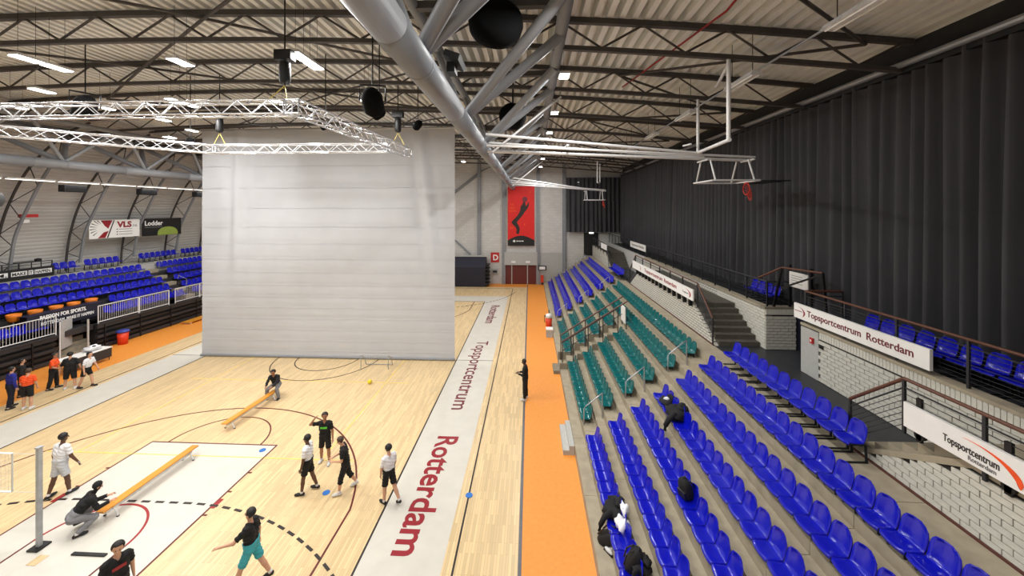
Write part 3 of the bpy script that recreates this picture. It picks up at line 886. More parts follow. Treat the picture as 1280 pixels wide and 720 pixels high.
# ================================================================ CURTAINS
def curtain(name, path0, path1, z0, z1, normal, wave, amp, material, parent, n_per=10, nz=8, seed=1):
    """pleated cloth between two plan points: folds deepen downwards"""
    rnd = random.Random(seed)
    a, b = Vector(path0), Vector(path1); d = b - a; L = d.length; d.normalize(); nv = Vector(normal)
    n = int(L / wave * n_per); vs = []; fs = []
    ph = 0; phs = []
    w = 1.0
    for i in range(n + 1):
        if i % n_per == 0: w = rnd.uniform(0.75, 1.3); am = rnd.uniform(0.6, 1.25)
        ph += 2 * PI / n_per * w; phs.append((ph, am))
    for j in range(nz + 1):
        t = j / nz; z = z1 + (z0 - z1) * t
        for i in range(n + 1):
            p_, am = phs[i]
            q = a + d * (L * i / n) + nv * (amp * am * (0.55 + 0.45 * t) * math.sin(p_ + 0.5 * math.sin(t * 2 + i * 0.013)) + 0.03 * math.sin(i * 0.11 + t * 3))
            vs.append((q.x, q.y, z))
    m_ = n + 1
    for j in range(nz):
        for i in range(n):
            fs.append((j * m_ + i, j * m_ + i + 1, (j + 1) * m_ + i + 1, (j + 1) * m_ + i))
    me = bpy.data.meshes.new(name); me.from_pydata(vs, [], fs)
    return mesh_obj(name, me, material, parent, True)
t = thing('stage_curtain', (10.6, 20, 5.1), 'tall black pleated curtain along the gallery side of the hall', 'curtain')
curtain('curtain_cloth', (10.55, YN + 0.1, 0), (10.55, 43.6, 0), 5.15, 12.75, (1, 0, 0), 0.5, 0.2, 'black_curtain', t, 10, 10, 3)
MB().tube([(10.35, YN + 0.05, 12.83), (10.35, 43.6, 12.83)], 0.09, 10).build('curtain_rail', 'steel', t)
sbox('pelmet', (10.42, YN + 0.05, 12.62), (10.84, 43.6, 12.76), 'black', t)
t = thing('stage_curtain', (7.4, 43.7, 6.2), 'black pleated curtain across the far corner beside the red banner', 'curtain')
curtain('curtain_cloth', (4.3, 43.85, 0), (10.4, 43.85, 0), 6.2, 12.5, (0, 1, 0), 0.5, 0.12, 'black_curtain', t, 10, 8, 9)
rod('curtain_rail', (4.2, 43.8, 12.55), (10.4, 43.8, 12.55), 0.05, 'steel', t)
for x in (4.3, 7.3, 10.3):
    rod('rail_bracket', (x, 43.8, 12.55), (x, YF, 12.55), 0.03, 'steel', t)

# ---- big pale divider curtain half way along the court
t = thing('divider_curtain', (-12.0, 21.75, 0), 'huge pale grey divider curtain hanging to the court floor', 'curtain')
x0, x1, z0, z1 = -19.72, -4.36, 0.12, 13.55
nx, nz = 110, 96
seams = [0.45, 1.05, 1.7, 2.35, 3.0, 3.65, 4.35, 5.1, 5.9, 6.8, 7.8, 8.9, 10.1, 11.4]
vs = []
for j in range(nz + 1):
    z = z0 + (z1 - z0) * j / nz
    for i in range(nx + 1):
        u = i / nx; x = x0 + (x1 - x0) * u; v = j / nz
        y = 21.75 + 0.03 * math.sin(u * 19 + v * 2.0) * v + 0.015 * math.sin(u * 47 + v * 9)
        # two slanting drag folds from the upper corners
        for cx_, sgn in ((0.12, 1), (0.83, 1)):
            c = cx_ + (1 - v) * 0.10 * (1 if cx_ > 0.5 else -0.25)
            f = max(0, min(1, (v - 0.28) / 0.3)) * (1.0 if v < 0.93 else 0.6)
            dd = (u - c)
            y += 0.12 * f * math.exp(-(dd / 0.018) ** 2) - 0.10 * f * math.exp(-((dd - 0.03) / 0.02) ** 2) + 0.06 * f * math.exp(-((dd - 0.065) / 0.018) ** 2)
        for s_ in seams:
            y += 0.035 * math.exp(-((z - s_) / 0.07) ** 2) * (1 if z < 7 else 0.5)
        vs.append((x, y, z))
m_ = nx + 1
fs = [(j * m_ + i, j * m_ + i + 1, (j + 1) * m_ + i + 1, (j + 1) * m_ + i) for j in range(nz) for i in range(nx)]
me = bpy.data.meshes.new('cloth'); me.from_pydata(vs, [], fs)
mesh_obj('cloth', me, 'drop', t, True)
rod('bottom_bar', (x0 - 0.03, 21.7, 0.07), (x1 + 0.03, 21.7, 0.07), 0.065, 'paint_grey', t, 10)
rod('top_tube', (x0 - 0.05, 21.75, 13.58), (x1 + 0.05, 21.75, 13.58), 0.07, 'steel', t, 10)
for s_ in seams:
    rod('seam', (x0, 21.695 - 0.0, s_), (x1, 21.695, s_), 0.008, 'drop', t, 6)
# ================================================================ SEATS
def shell_mesh(name, material, ns=9, detail=True):
    """one bucket seat: pan with a lip, crease and a back with a round top; faces -X, origin on the floor under the back"""
    prof = [(-0.415, 0.375, 0.42), (-0.42, 0.405, 0.43), (-0.40, 0.425, 0.435), (-0.30, 0.418, 0.44), (-0.18, 0.408, 0.44), (-0.09, 0.408, 0.43),
            (-0.045, 0.432, 0.42), (-0.02, 0.49, 0.425), (0.0, 0.57, 0.43), (0.02, 0.66, 0.425), (0.035, 0.73, 0.39), (0.043, 0.775, 0.31), (0.046, 0.795, 0.18)]
    if not detail:
        prof = [prof[i] for i in (0, 2, 4, 6, 8, 10, 12)]
    n = len(prof); top = []; 
    for i, (x, z, w) in enumerate(prof):
        for k in range(ns):
            s_ = 2 * k / (ns - 1) - 1
            y = s_ * w / 2
            e = abs(s_) ** 2.5
            xx, zz = x, z
            if z > 0.43 and i > n * 0.45: xx = x - 0.045 * e
            elif i > 1: zz = z + 0.022 * e
            if i <= 2: xx = x + 0.03 * e
            top.append(Vector((xx, y, zz)))
    N = [Vector((0, 0, 0)) for _ in top]; fs = []
    for i in range(n - 1):
        for k in range(ns - 1):
            a, b, c, d = i * ns + k, i * ns + k + 1, (i + 1) * ns + k + 1, (i + 1) * ns + k
            fs.append((a, b, c, d)); nn = (top[b] - top[a]).cross(top[d] - top[a])
            for q in (a, b, c, d): N[q] += nn
    m_ = len(top)
    bot = [top[i] + N[i].normalized() * 0.016 for i in range(m_)]     # underside
    if N[4 * ns + ns // 2].z > 0 if detail else N[2 * ns].z > 0:
        bot = [top[i] - N[i].normalized() * 0.016 for i in range(m_)]
    vs = top + bot
    fs2 = [tuple(f) for f in fs] + [tuple(q + m_ for q in reversed(f)) for f in fs]
    edge = [k for k in range(ns)] + [i * ns + ns - 1 for i in range(1, n)] + [(n - 1) * ns + k for k in range(ns - 2, -1, -1)] + [i * ns for i in range(n - 2, 0, -1)]
    for q in range(len(edge)):
        a, b = edge[q], edge[(q + 1) % len(edge)]
        fs2.append((b, a, a + m_, b + m_))
    mb = MB(); mb.add(vs, fs2); me = mb.mesh(name); me.materials.append(M[material])
    me.polygons.foreach_set('use_smooth', [True] * len(me.polygons))
    return me
ME_BLUE = shell_mesh('bucket_seat', 'blue_seat'); ME_TEAL = shell_mesh('bucket_seat_teal', 'teal_seat', 7)
ME_BLUE_LOW = shell_mesh('bucket_seat_low', 'blue_seat', 5, False)
_mb = MB()
for s_ in (-0.14, 0.14):
    _mb.bar((-0.30, s_, HS), (-0.30, s_, 0.39), 0.03); _mb.bar((-0.30, s_, 0.385), (-0.06, s_, 0.385), 0.03); _mb.bar((-0.08, s_, HS), (-0.08, s_, 0.385), 0.03)
_mb.bar((-0.2, -0.14, 0.385), (-0.2, 0.14, 0.385), 0.03)
ME_BR = _mb.mesh('seat_bracket'); ME_BR.materials.append(M['seat_steel'])
_mb = MB()
for s_ in (-0.18, 0.18):
    _mb.bar((-0.40, s_, 0.012), (0.02, s_, 0.012), 0.04, 0.024); _mb.bar((0.0, s_, 0.012), (-0.02, s_, 0.39), 0.035); _mb.bar((-0.02, s_, 0.385), (-0.33, s_, 0.385), 0.03)
_mb.bar((-0.2, -0.18, 0.385), (-0.2, 0.18, 0.385), 0.03)
ME_LEG = _mb.mesh('seat_legs'); ME_LEG.materials.append(M['seat_steel'])
nseat = {'blue': 0, 'teal': 0}
def seat(x, y, z, colour, label, group, rz=0.0, support='bracket', tilt=0.0):
    nseat[colour] += 1
    o = bpy.data.objects.new(colour + '_bucket_seat', ME_BLUE if colour == 'blue' else ME_TEAL)
    COL.objects.link(o); o.location = (x - 0.043 * math.cos(rz), y, z); o.rotation_euler = (0, 0, rz)
    tag(o, label, 'seat', group)
    if support:
        c = bpy.data.objects.new('seat_bracket' if support == 'bracket' else 'seat_legs', ME_BR if support == 'bracket' else ME_LEG)
        COL.objects.link(c); c.parent = o
    return o
ROWN = ['', 'front row', 'second row up', 'third row up', 'fourth row up', 'fifth row up', 'sixth row up', 'top row']
PITCH = 0.455
for k in range(1, 7):
    y = 13.28; lo = 470 * (8.8 - RF(k) - 0.3) / 460 - 0.3
    while y > lo:
        seat(RX(k), y, RF(k), 'blue', 'shiny blue bucket seat, %s of the block strewn with bags' % ROWN[k], 'blue seats, %s of the bag-strewn block' % ROWN[k])
        y -= PITCH
for i in range(11):
    seat(7.14, 13.15 - i * 0.47, RF(7), 'blue', 'blue seat on dark legs in the short row in front of the dark walkway', 'blue seats of the short walkway row', 0, 'legs')
for k in range(1, 7):
    spans = [(14.72, 19.9), (21.5, 27.25)] if k < 5 else [(14.72, 27.25)]
    for si, (a, b) in enumerate(spans):
        y = a
        while y < b:
            side = '' if k >= 5 else (' before the railed stairs' if si == 0 else ' beyond the railed stairs')
            seat(RX(k), y, RF(k), 'teal', 'teal bucket seat, %s of the green block%s' % (ROWN[k], side), 'teal seats, %s%s' % (ROWN[k], side))
            y += 0.46
# far blue block: its near seats singly, the tiny ones behind as one object
far = []
for k in range(1, 7):
    y = 28.75
    while y < 42.6 - 0.25 * k:
        far.append((k, y)); y += 0.46
for i in range(8):
    seat(7.14 + 0.05, 29.0 + i * 0.47, RF(7), 'blue', 'small blue seat in the short row below the far stairs', 'blue seats below the far stairs', 0, 'legs')
# seats on the gallery behind the railing
for i in range(13):
    seat(10.2, 5.6 + i * 0.5, 4.88, 'blue', 'dark blue gallery seat behind the railing with the long sign', 'gallery seats behind the long sign', 0, 'legs')
for i in range(4):
    seat(10.2, 15.9 + i * 0.5, 4.88, 'blue', 'dark blue gallery seat by the open white board', 'gallery seats by the open white board', 0, 'legs')
# left stand
LX = lambda i: -28.0 - 0.8 * (i - 1) if i < 6 else -33.0
LF = lambda i: 1.63 + 0.5 * (i - 1) if i < 6 else 4.3
for i in range(1, 7):
    spans = []
    if i == 1: spans = [(15.8, 20.2), (23.6, 28.9), (30.05, 31.2)]
    elif i == 2: spans = [(24.6, 28.9), (29.95, 32.2)]
    elif i == 3: spans = [(18.6, 28.95), (30.1, 33.2)]
    elif i == 4: spans = [(18.9, 28.85), (30.3, 34.2)]
    elif i == 5: spans = [(19.4, 28.85), (30.2, 35.4)]
    else: spans = [(24.6, 28.9), (30.4, 36.4)]
    for si, (a, b) in enumerate(spans):
        y = a
        while y < b:
            nm = ROWN[i] if i < 6 else 'top row'
            where = 'near the banner desk' if y < 29 else 'by the divider curtain'
            if i == 6 and any(abs(y - jy) < 0.22 for jy in JY): y += 0.48; continue
            seat(LX(i), y, LF(i), 'blue', 'dark blue seat, %s of the white-railed stand, block %s' % (nm, where), 'white-railed stand seats, %s, %s' % (nm, where), PI, 'legs' if i == 6 else None)
            y += 0.48
left_quota = 300 - nseat['blue']
far.sort(key=lambda q: q[1])
for k, y in far[:max(0, left_quota)]:
    seat(RX(k), y, RF(k), 'blue', 'small blue seat, %s of the far block beside the far aisle' % ROWN[k], 'far block blue seats, %s' % ROWN[k], 0, None)
rest = MB()
lv = [tuple(v.co) for v in ME_BLUE_LOW.vertices]; lf = [tuple(f.vertices) for f in ME_BLUE_LOW.polygons]
for k, y in far[max(0, left_quota):]:
    rest.add([(v[0] + RX(k), v[1] + y, v[2] + RF(k)) for v in lv], lf)
if rest.v:
    me = bpy.data.meshes.new('far_seats'); me.from_pydata(rest.v, [], rest.f)
    o = mesh_obj('far_seats', me, 'blue_seat', None, True)
    tag(o, 'rows of tiny blue seats at the far end of the stand', 'seats', None, 'stuff')
# tubular end hoops beside the far rows
for k in range(1, 7):
    y = 43.0 - 0.25 * k
    o = MB().tube([(RX(k) - 0.5, y, RF(k)), (RX(k) - 0.5, y, RF(k) + 0.85), (RX(k) - 0.35, y, RF(k) + 1.0), (RX(k) - 0.15, y, RF(k) + 0.85), (RX(k) - 0.15, y, RF(k) + 0.05)], 0.025, 6).build('end_hoop', 'steel')
    tag(o, 'bent steel tube hoop at the far end of a blue seat row', 'railing', 'steel hoops ending the seat rows')

# ================================================================ RAILINGS AND SIGNS, RIGHT SIDE
for Y_, tag_ in ((14.45, 'between the bag-strewn block and the green seats'), (28.1, 'between the green seats and the far blue seats')):
    for a, b in ((1, 2), (3, 4), (5, 6)):
        if Y_ > 20 and a == 1: pass
        xa, xb = RX(a) - 0.36, RX(b) - 0.45
        t = thing('aisle_handrail', (xa, Y_, RF(a)), 'steel handrail %s, rows %s' % (tag_, {1: 'one and two', 3: 'three and four', 5: 'five and six'}[a]), 'handrail')
        za, zb = RF(a) + 0.95, RF(b) + 0.95
        MB().tube([(xa, Y_, RF(a)), (xa, Y_, za - 0.08), (xa + 0.06, Y_, za), (xb, Y_, zb)], 0.022, 8).build('rail_tube', 'steel', t, True)
        rod('post', (xb, Y_, RF(b)), (xb, Y_, zb), 0.022, 'steel', t)
# railed stairs in the middle of the green block
for Y_, lb in ((20.2, 'brown-topped handrail of the green block stairs, on the side of the walkway sign'), (21.25, 'brown-topped handrail of the green block stairs, on the far side')):
    t = thing('stair_rail', (1.8, Y_, 0.35), lb, 'handrail')
    xs = [1.75, RX(1) - 0.1, RX(2) - 0.1, RX(3) - 0.1, RX(4) - 0.1]
    zz = lambda x: 1.75 + (x - 1.75) * 0.64
    rod('handrail', (1.7, Y_, zz(1.7)), (5.2, Y_, zz(5.2)), 0.04, 'rail_brown', t)
    rod('lower_rail', (1.75, Y_, zz(1.75) - 0.5), (4.9, Y_, zz(4.9) - 0.5), 0.02, 'rail_dark', t)
    for i, x in enumerate(xs):
        rod('post', (x, Y_, 0.35 if i == 0 else RF(i) + HS), (x, Y_, zz(x)), 0.025, 'rail_dark', t)
st_ = thing('middle_stair', (1.7, 20.7, 0), 'dark stepped stairs between the two halves of green seats', 'stairs')
for k in range(1, 5):
    x0_ = 1.6 if k == 1 else RX(k - 1) + 0.09
    sbox('cheek', (x0_, 21.3, RF(k) - 0.2), (RX(k) + 0.05, 21.42, RF(k) + 0.42), 'concrete_d', st_)
    sbox('cheek', (x0_, 20.02, RF(k) - 0.2), (RX(k) + 0.05, 20.12, RF(k) + 0.30), 'concrete_d', st_)
sbox('bottom_step', (1.28, 20.2, 0.005), (1.615, 21.2, 0.18), 'concrete_d', st_)
t = thing('sign_board', (5.12, 20.75, 2.9), 'small white board closing the top of the green block stairs', 'sign')
sbox('board', (5.08, 20.3, 2.7), (5.12, 21.2, 3.55), 'sign_white', t)
rod('post', (5.14, 20.3, 2.4), (5.14, 20.3, 3.6), 0.025, 'rail_dark', t); rod('post', (5.14, 21.2, 2.4), (5.14, 21.2, 3.6), 0.025, 'rail_dark', t)

def crescent(origin, xd, yd, r, material, parent, a0=-60, a1=70, th=0.2, t=0.006, sx=1.6):
    pts = []
    for i in range(17):
        a = math.radians(a0 + (a1 - a0) * i / 16); pts.append((sx * r * math.cos(a), r * math.sin(a)))
    for i in range(16, -1, -1):
        a = math.radians(a0 + (a1 - a0) * i / 16); f = 1 - th * (math.sin(PI * i / 16) ** 0.8) * (1 - 0.45 * i / 16)
        pts.append((sx * r * (math.cos(a) * f), r * math.sin(a) * (0.5 + 0.5 * f)))
    return flat('emblem_swoosh', pts, origin, xd, yd, material, parent, t)
LEFTW = (0, -1, 0)     # reading direction on faces that look towards the court (-X)
UP = (0, 0, 1)
# long sign on the gallery wall
t = thing('sign_board', (8.9, 11, 5.2), 'long white sign reading Topsportcentrum Rotterdam on the gallery railing', 'sign')
sbox('board', (8.9, 8.8, 5.2), (8.971, 13.1, 5.68), 'sign_white', t)
lettering('lettering', 'Topsportcentrum', (8.897, 12.5, 5.37), LEFTW, UP, 0.27, 'letter_maroon', t, 0.004, 1.96)
lettering('lettering', 'Rotterdam', (8.897, 10.37, 5.37), LEFTW, UP, 0.27, 'letter_maroon', t, 0.004, 1.22)
crescent((8.897, 12.93, 5.42), LEFTW, UP, 0.17, 'letter_red', t, -50, 85, 0.25, 0.004, 2.0)
flat('emblem_line', [(0, 0), (0.36, 0), (0.36, 0.02), (0, 0.02)], (8.897, 13.06, 5.44), LEFTW, UP, 'letter_red', t)
# sign on the near stair block
t = crescent_sign = thing('sign_board', (7.15, 5, 4.68), 'white sign with orange crescent reading Topsportcentrum on the stair railing', 'sign')
sbox('board', (7.13, 1.6, 4.68), (7.185, 7.52, 5.14), 'sign_white', t)
lettering('lettering', 'Topsportcentrum', (7.127, 6.83, 4.83), LEFTW, UP, 0.175, 'letter_dark', t, 0.002, 0.78)
lettering('lettering', 'Rotterdam', (7.127, 6.46, 4.735), LEFTW, UP, 0.10, 'letter_grey', t, 0.001, 0.37)
crescent((7.127, 6.38, 4.80), LEFTW, UP, 0.26, 'cloth_orange', t, -18, 105, 0.26, 0.004, 2.35)
crescent((7.1265, 6.38, 4.80), LEFTW, UP, 0.255, 'letter_red', t, -18, 35, 0.16, 0.003, 2.37)
# long middle sign
t = thing('sign_board', (7.1, 21.5, 4.83), 'long white sign reading Topsportcentrum Rotterdam on the middle brick block', 'sign')
sbox('board', (7.06, 16.65, 4.83), (7.121, 26.2, 5.32), 'sign_white', t)
lettering('lettering', 'Topsportcentrum', (7.057, 23.5, 5.0), LEFTW, UP, 0.28, 'letter_red', t, 0.004, 3.15)
lettering('lettering', 'Rotterdam', (7.057, 20.1, 5.0), LEFTW, UP, 0.28, 'letter_red', t, 0.004, 1.65)
crescent((7.057, 17.4, 5.05), LEFTW, UP, 0.19, 'letter_red', t, -50, 95, 0.3, 0.004, 3.0)
lettering('lettering', 'Topsport', (7.057, 17.75, 5.02), LEFTW, UP, 0.12, 'letter_grey', t, 0.001, 0.7)
crescent((7.057, 24.6, 5.05), LEFTW, UP, 0.16, 'letter_red', t, -50, 95, 0.3, 0.004, 2.2)
# far small signs
t = thing('sign_board', (8.95, 32, 5.48), 'white lettered sign on the far gallery railing', 'sign')
sbox('board', (9.05, 29.9, 5.48), (9.098, 34.3, 5.99), 'sign_white', t)
lettering('lettering', 'Topsportcentrum Rotterdam', (9.047, 33.9, 5.66), LEFTW, UP, 0.3, 'letter_grey', t, 0.002, 3.6)
t = thing('sign_board', (7.1, 36.6, 5.0), 'small white sign on the far corner brick block', 'sign')
sbox('board', (7.13, 35.3, 5.0), (7.178, 38.0, 5.5), 'sign_white', t)
crescent((7.127, 36.6, 5.2), LEFTW, UP, 0.15, 'letter_red', t, -50, 95, 0.3, 0.004, 2.2)
t = thing('notice_board', (9.9, 14.3, 5.95), 'white notice board between dark posts above the passage', 'sign')
sbox('board', (9.88, 13.85, 5.9), (9.92, 14.8, 6.46), 'sign_white', t)
for i in range(4):
    flat('notice_line', [(0, 0), (0.6, 0), (0.6, 0.015), (0, 0.015)], (9.877, 14.7, 6.05 + i * 0.09), LEFTW, UP, 'letter_grey', t)
for y in (13.78, 14.87):
    rod('post', (9.95, y, 4.9), (9.95, y, 6.7), 0.04, 'black_metal', t, 4)

def railing(name, pts, label, height=1.0, wires=6, post=1.6, top='rail_brown', r=0.035, cat='railing', wr=0.007):
    """railing along 3-D base points"""
    t = thing(name, pts[0], label, cat)
    up = Vector((0, 0, height))
    for p, q in zip(pts, pts[1:]):
        p, q = Vector(p), Vector(q); L = (q - p).length; n = max(1, round(L / post))
        rod('top_rail', p + up, q + up, r, top, t)
        for i in range(n + 1):
            a = p.lerp(q, i / n); rod('post', a, a + up, 0.024, 'rail_dark', t, 4)
        for w in range(1, wires + 1):
            f = Vector((0, 0, height * (0.06 + 0.78 * w / wires)))
            rod('wire' if w < wires else 'mid_rail', p + f, q + f, wr if w < wires else 0.016, 'rail_dark', t, 6)
    return t
railing('gallery_railing', [(9.12, YN, 5.08), (9.12, 12.85, 5.08)], 'brown-topped wire railing on the gallery above the long sign', 1.02, 9, 1.55)
railing('gallery_railing', [(9.12, 12.9, 5.08), (10.3, 12.9, 5.08)], 'short brown-topped railing closing the passage on the long-sign side', 1.02, 5, 1.2)
railing('gallery_railing', [(10.0, 14.9, 5.08), (9.12, 14.9, 5.08), (9.12, 29.8, 5.08)], 'dark wire railing on the gallery beyond the passage', 0.95, 8, 1.3, 'rail_dark')
railing('gallery_railing', [(9.12, 30.0, 5.08), (9.12, 43.5, 5.08)], 'dark wire railing on the far gallery beside the small lettered sign', 0.95, 6, 1.5, 'rail_dark')
railing('stair_railing', [(7.2, 8.8, 3.5), (7.2, 7.58, 4.5), (7.2, YN, 4.55)], 'brown-topped railing above the near stair block and its white sign', 1.05, 7, 1.35)
railing('stair_railing', [(7.2, 15.15, 3.5), (7.2, 16.5, 4.62), (7.2, 25.9, 4.68), (7.2, 27.4, 3.5)], 'brown-topped railing above the long middle sign', 1.02, 7, 1.5)
railing('stair_railing', [(7.2, 34.6, 3.5), (7.2, 35.6, 4.5), (7.2, 43.0, 4.62)], 'dark railing above the far corner sign', 1.02, 5, 1.5, 'rail_dark')
t = thing('rail_frame', (9.3, 14.6, 5.08), 'dark sloping rail frame beside the white notice board', 'railing')
rod('slope', (9.2, 15.6, 6.05), (9.35, 14.4, 6.65), 0.04, 'rail_brown', t); rod('top_rail', (9.35, 14.4, 6.65), (9.9, 13.2, 6.65), 0.04, 'rail_brown', t)
for p in ((9.35, 14.88, 0), (9.9, 13.2, 0)):
    rod('post', (p[0], p[1] if p[1] > 14 else 13.0, 5.08), (p[0], p[1] if p[1] < 14 else 14.4, 6.65), 0.035, 'black_metal', t, 4)
rod('brace', (9.35, 14.4, 5.9), (9.9, 13.2, 6.6), 0.03, 'black_metal', t, 4)
for y in (7.3, 6.0, 4.7, 3.4):
    o = MB().tube([(7.186, y, 4.62), (7.26, y, 4.62)], 0.09, 12); o.box((7.186, y - 0.045, 4.5), (7.235, y + 0.045, 5.3))
    o.build('clamp', 'black_metal', crescent_sign)

# grey double step block at the foot of the stand
t = thing('step_block', (1.45, 14.3, 0), 'small grey double step block on the orange strip against the terrace', 'step')
sbox('lower_step', (1.2, 13.55, 0.004), (1.42, 15.2, 0.17), 'wall_grey', t); sbox('upper_step', (1.421, 13.55, 0.004), (1.61, 15.2, 0.33), 'wall_grey', t)

# ================================================================ BACK WALL THINGS
t = thing('poster', (-1.0, YF - 0.3, 4.55), 'tall red banner with a black leaping figure on the back wall', 'banner')
yp = YF - 0.31
sbox('cloth', (-2.56, yp, 4.55), (0.57, yp + 0.02, 11.55), 'red', t)
fig = [(0.95, 1.55), (1.15, 1.35), (1.3, 1.4), (1.42, 1.9), (1.32, 2.3), (1.05, 2.75), (1.25, 3.0), (1.75, 3.6), (2.0, 4.0), (2.2, 4.2), (2.45, 4.65), (2.5, 5.05), (2.38, 5.15), (2.3, 4.85), (2.1, 4.65), (2.05, 5.1), (1.85, 5.2), (1.72, 4.9), (1.5, 4.6), (1.45, 4.1), (1.1, 3.5), (0.6, 3.0), (0.4, 2.75), (0.55, 2.55), (0.95, 2.15), (1.05, 1.8)]
flat('figure_print', fig, (-2.56, yp - 0.001, 4.55), (1, 0, 0), UP, 'line_black', t, 0.004)
flat('ball_print', [(2.0 + 0.32 * math.cos(a * PI / 8), 5.45 + 0.32 * math.sin(a * PI / 8)) for a in range(16)], (-2.56, yp - 0.001, 4.55), (1, 0, 0), UP, 'letter_maroon', t, 0.004)
flat('base_print', [(0, 0)] + [(3.13, 0), (3.13, 0.65)] + [(3.13 * (1 - i / 10), 0.65 + 0.55 * math.sin(PI * i / 10)) for i in range(1, 10)] + [(0, 0.65)], (-2.56, yp - 0.002, 4.551), (1, 0, 0), UP, 'black', t, 0.004)
flat('white_dot', [(0.75 + 0.14 * math.cos(a * PI / 6), 0.55 + 0.14 * math.sin(a * PI / 6)) for a in range(12)], (-2.56, yp - 0.007, 4.55), (1, 0, 0), UP, 'white', t, 0.004)
for i in range(3):
    flat('small_print', [(1.0 + i * 0.3, 0.5), (1.25 + i * 0.3, 0.5), (1.25 + i * 0.3, 0.6), (1.0 + i * 0.3, 0.6)], (-2.56, yp - 0.007, 4.55), (1, 0, 0), UP, 'white', t, 0.004)
for x, z, w in ((0.15, 4.0, 0.9), (0.2, 4.35, 0.7), (0.3, 4.75, 0.6), (2.55, 6.2, 0.4), (0.3, 2.0, 0.5), (1.9, 2.4, 0.25)):
    for i in range(int(w / 0.22)):
        flat('orange_print', [(x + i * 0.22, z), (x + i * 0.22 + 0.14, z), (x + i * 0.22 + 0.1, z + 0.24), (x + i * 0.22 + 0.02, z + 0.24)], (-2.56, yp - 0.003, 4.55), (1, 0, 0), UP, 'cloth_orange', t, 0.002)
t = thing('letter_sign', (-4.1, YF - 0.1, 2.55), 'square red sign with a white letter D', 'sign')
sbox('plate', (-4.6, YF - 0.06, 2.55), (-3.6, YF - 0.01, 3.72), 'sign_red', t)
lettering('lettering', 'D', (-4.37, YF - 0.065, 2.82), (1, 0, 0), UP, 0.9, 'white', t, 0.03)
t = thing('wall_cabinet', (-4.1, YF - 0.2, 0.6), 'small grey fuse cabinet below the letter sign', 'cabinet')
sbox('body', (-4.45, YF - 0.2, 1.25), (-3.75, YF - 0.01, 1.75), 'grey_box', t); sbox('screen', (-4.35, YF - 0.21, 1.35), (-3.85, YF - 0.201, 1.6), 'black', t)
# retracted navy stand
t = thing('retracted_stand', (-9, 43, 0), 'folded navy tribune against the back wall', 'folded stand')
MB().prism([(42.5, 0.05), (42.2, 2.3), (43.2, 3.35), (43.9, 3.35), (43.9, 0.05)], -13.6, -5.0, 'X').build('cover', 'navy', t)
for i in range(6):
    sbox('deck_edge', (-4.999, 42.45, 0.25 + i * 0.42), (-4.6, 43.8, 0.45 + i * 0.42), 'black_metal', t)
sbox('top_board', (-13.6, 43.2, 3.36), (-4.9, 43.95, 3.46), 'wall_grey', t)
t = thing('arrow_sign', (1.3, YF - 0.8, 1.9), 'small black and white hanging sign beside the red doors', 'sign')
sbox('plate', (1.0, YF - 0.85, 1.75), (1.95, YF - 0.8, 2.3), 'black', t); sbox('face', (1.12, YF - 0.86, 1.85), (1.8, YF - 0.851, 2.2), 'white', t)
rod('arm', (1.1, YF - 0.82, 2.3), (1.1, YF - 0.02, 2.5), 0.03, 'black_metal', t)
t = thing('fire_cabinet', (1.6, YF - 0.5, 0), 'small red fire point against the back wall', 'fire point')
sbox('body', (1.3, YF - 0.5, 0.3), (1.62, YF - 0.1, 1.1), 'bin_red', t); sbox('foot', (1.38, YF - 0.4, 0.005), (1.55, YF - 0.2, 0.3), 'black', t)
# ================================================================ LEFT STAND
ls = thing('side_stand', (-27, 24, 0), 'black-fronted stand with blue seat rows and white railings', 'stand')
for a, b in ((10.0, 20.3), (22.3, 38.0)):
    # dark front: boards with recessed gaps, posts
    sbox('front_core', (-28.2, a, 0.005), (-27.2, b, 1.55), 'black', ls)
    for i, (z, h) in enumerate(((0.06, 0.2), (0.40, 0.16), (0.72, 0.16), (1.04, 0.16), (1.34, 0.26))):
        sbox('front_board', (-27.199, a + 0.02, z), (-27.02 - 0.03 * (i % 2), b - 0.02, z + h), 'board_grey' if i % 2 == 0 else 'black', ls)
    y = a + 0.4
    while y < b:
        sbox('front_post', (-27.018, y - 0.03, 0.02), (-26.98, y + 0.03, 1.5), 'black_metal', ls); y += 2.2
    sbox('front_edge', (-28.2, a, 1.551), (-26.95, b, 1.63), 'board_grey', ls)
for i in range(1, 6):
    x1 = -27.3 if i == 1 else LX(i - 1) - 0.1
    a0 = 22.3 if i == 1 else 10.0
    sbox('deck', (LX(i) - 0.1, 22.3, LF(i) - 0.4), (x1, 38.0, LF(i)), 'board_grey', ls)
    if i > 1 or True:
        sbox('deck', (LX(i) - 0.1, 10.0, LF(i) - 0.4), (x1, 20.3, LF(i)), 'board_grey', ls)
    if i > 2:
        sbox('deck', (LX(i) - 0.1, 20.301, LF(i) - 0.4), (x1, 22.299, LF(i)), 'board_grey', ls)
sbox('upper_deck', (-34.4, 10, 3.5), (LX(5) - 0.101, 38.0, 4.3), 'wall_grey', ls)
sbox('dark_band', (-31.2, 10, 4.18), (LX(5) - 0.102, 38.0, 4.24), 'black', ls) if False else None
for y in range(11, 38, 3):
    sbox('under_wall', (-34.3, y, 0.005), (-28.3, y + 0.1, 1.2), 'black', ls)
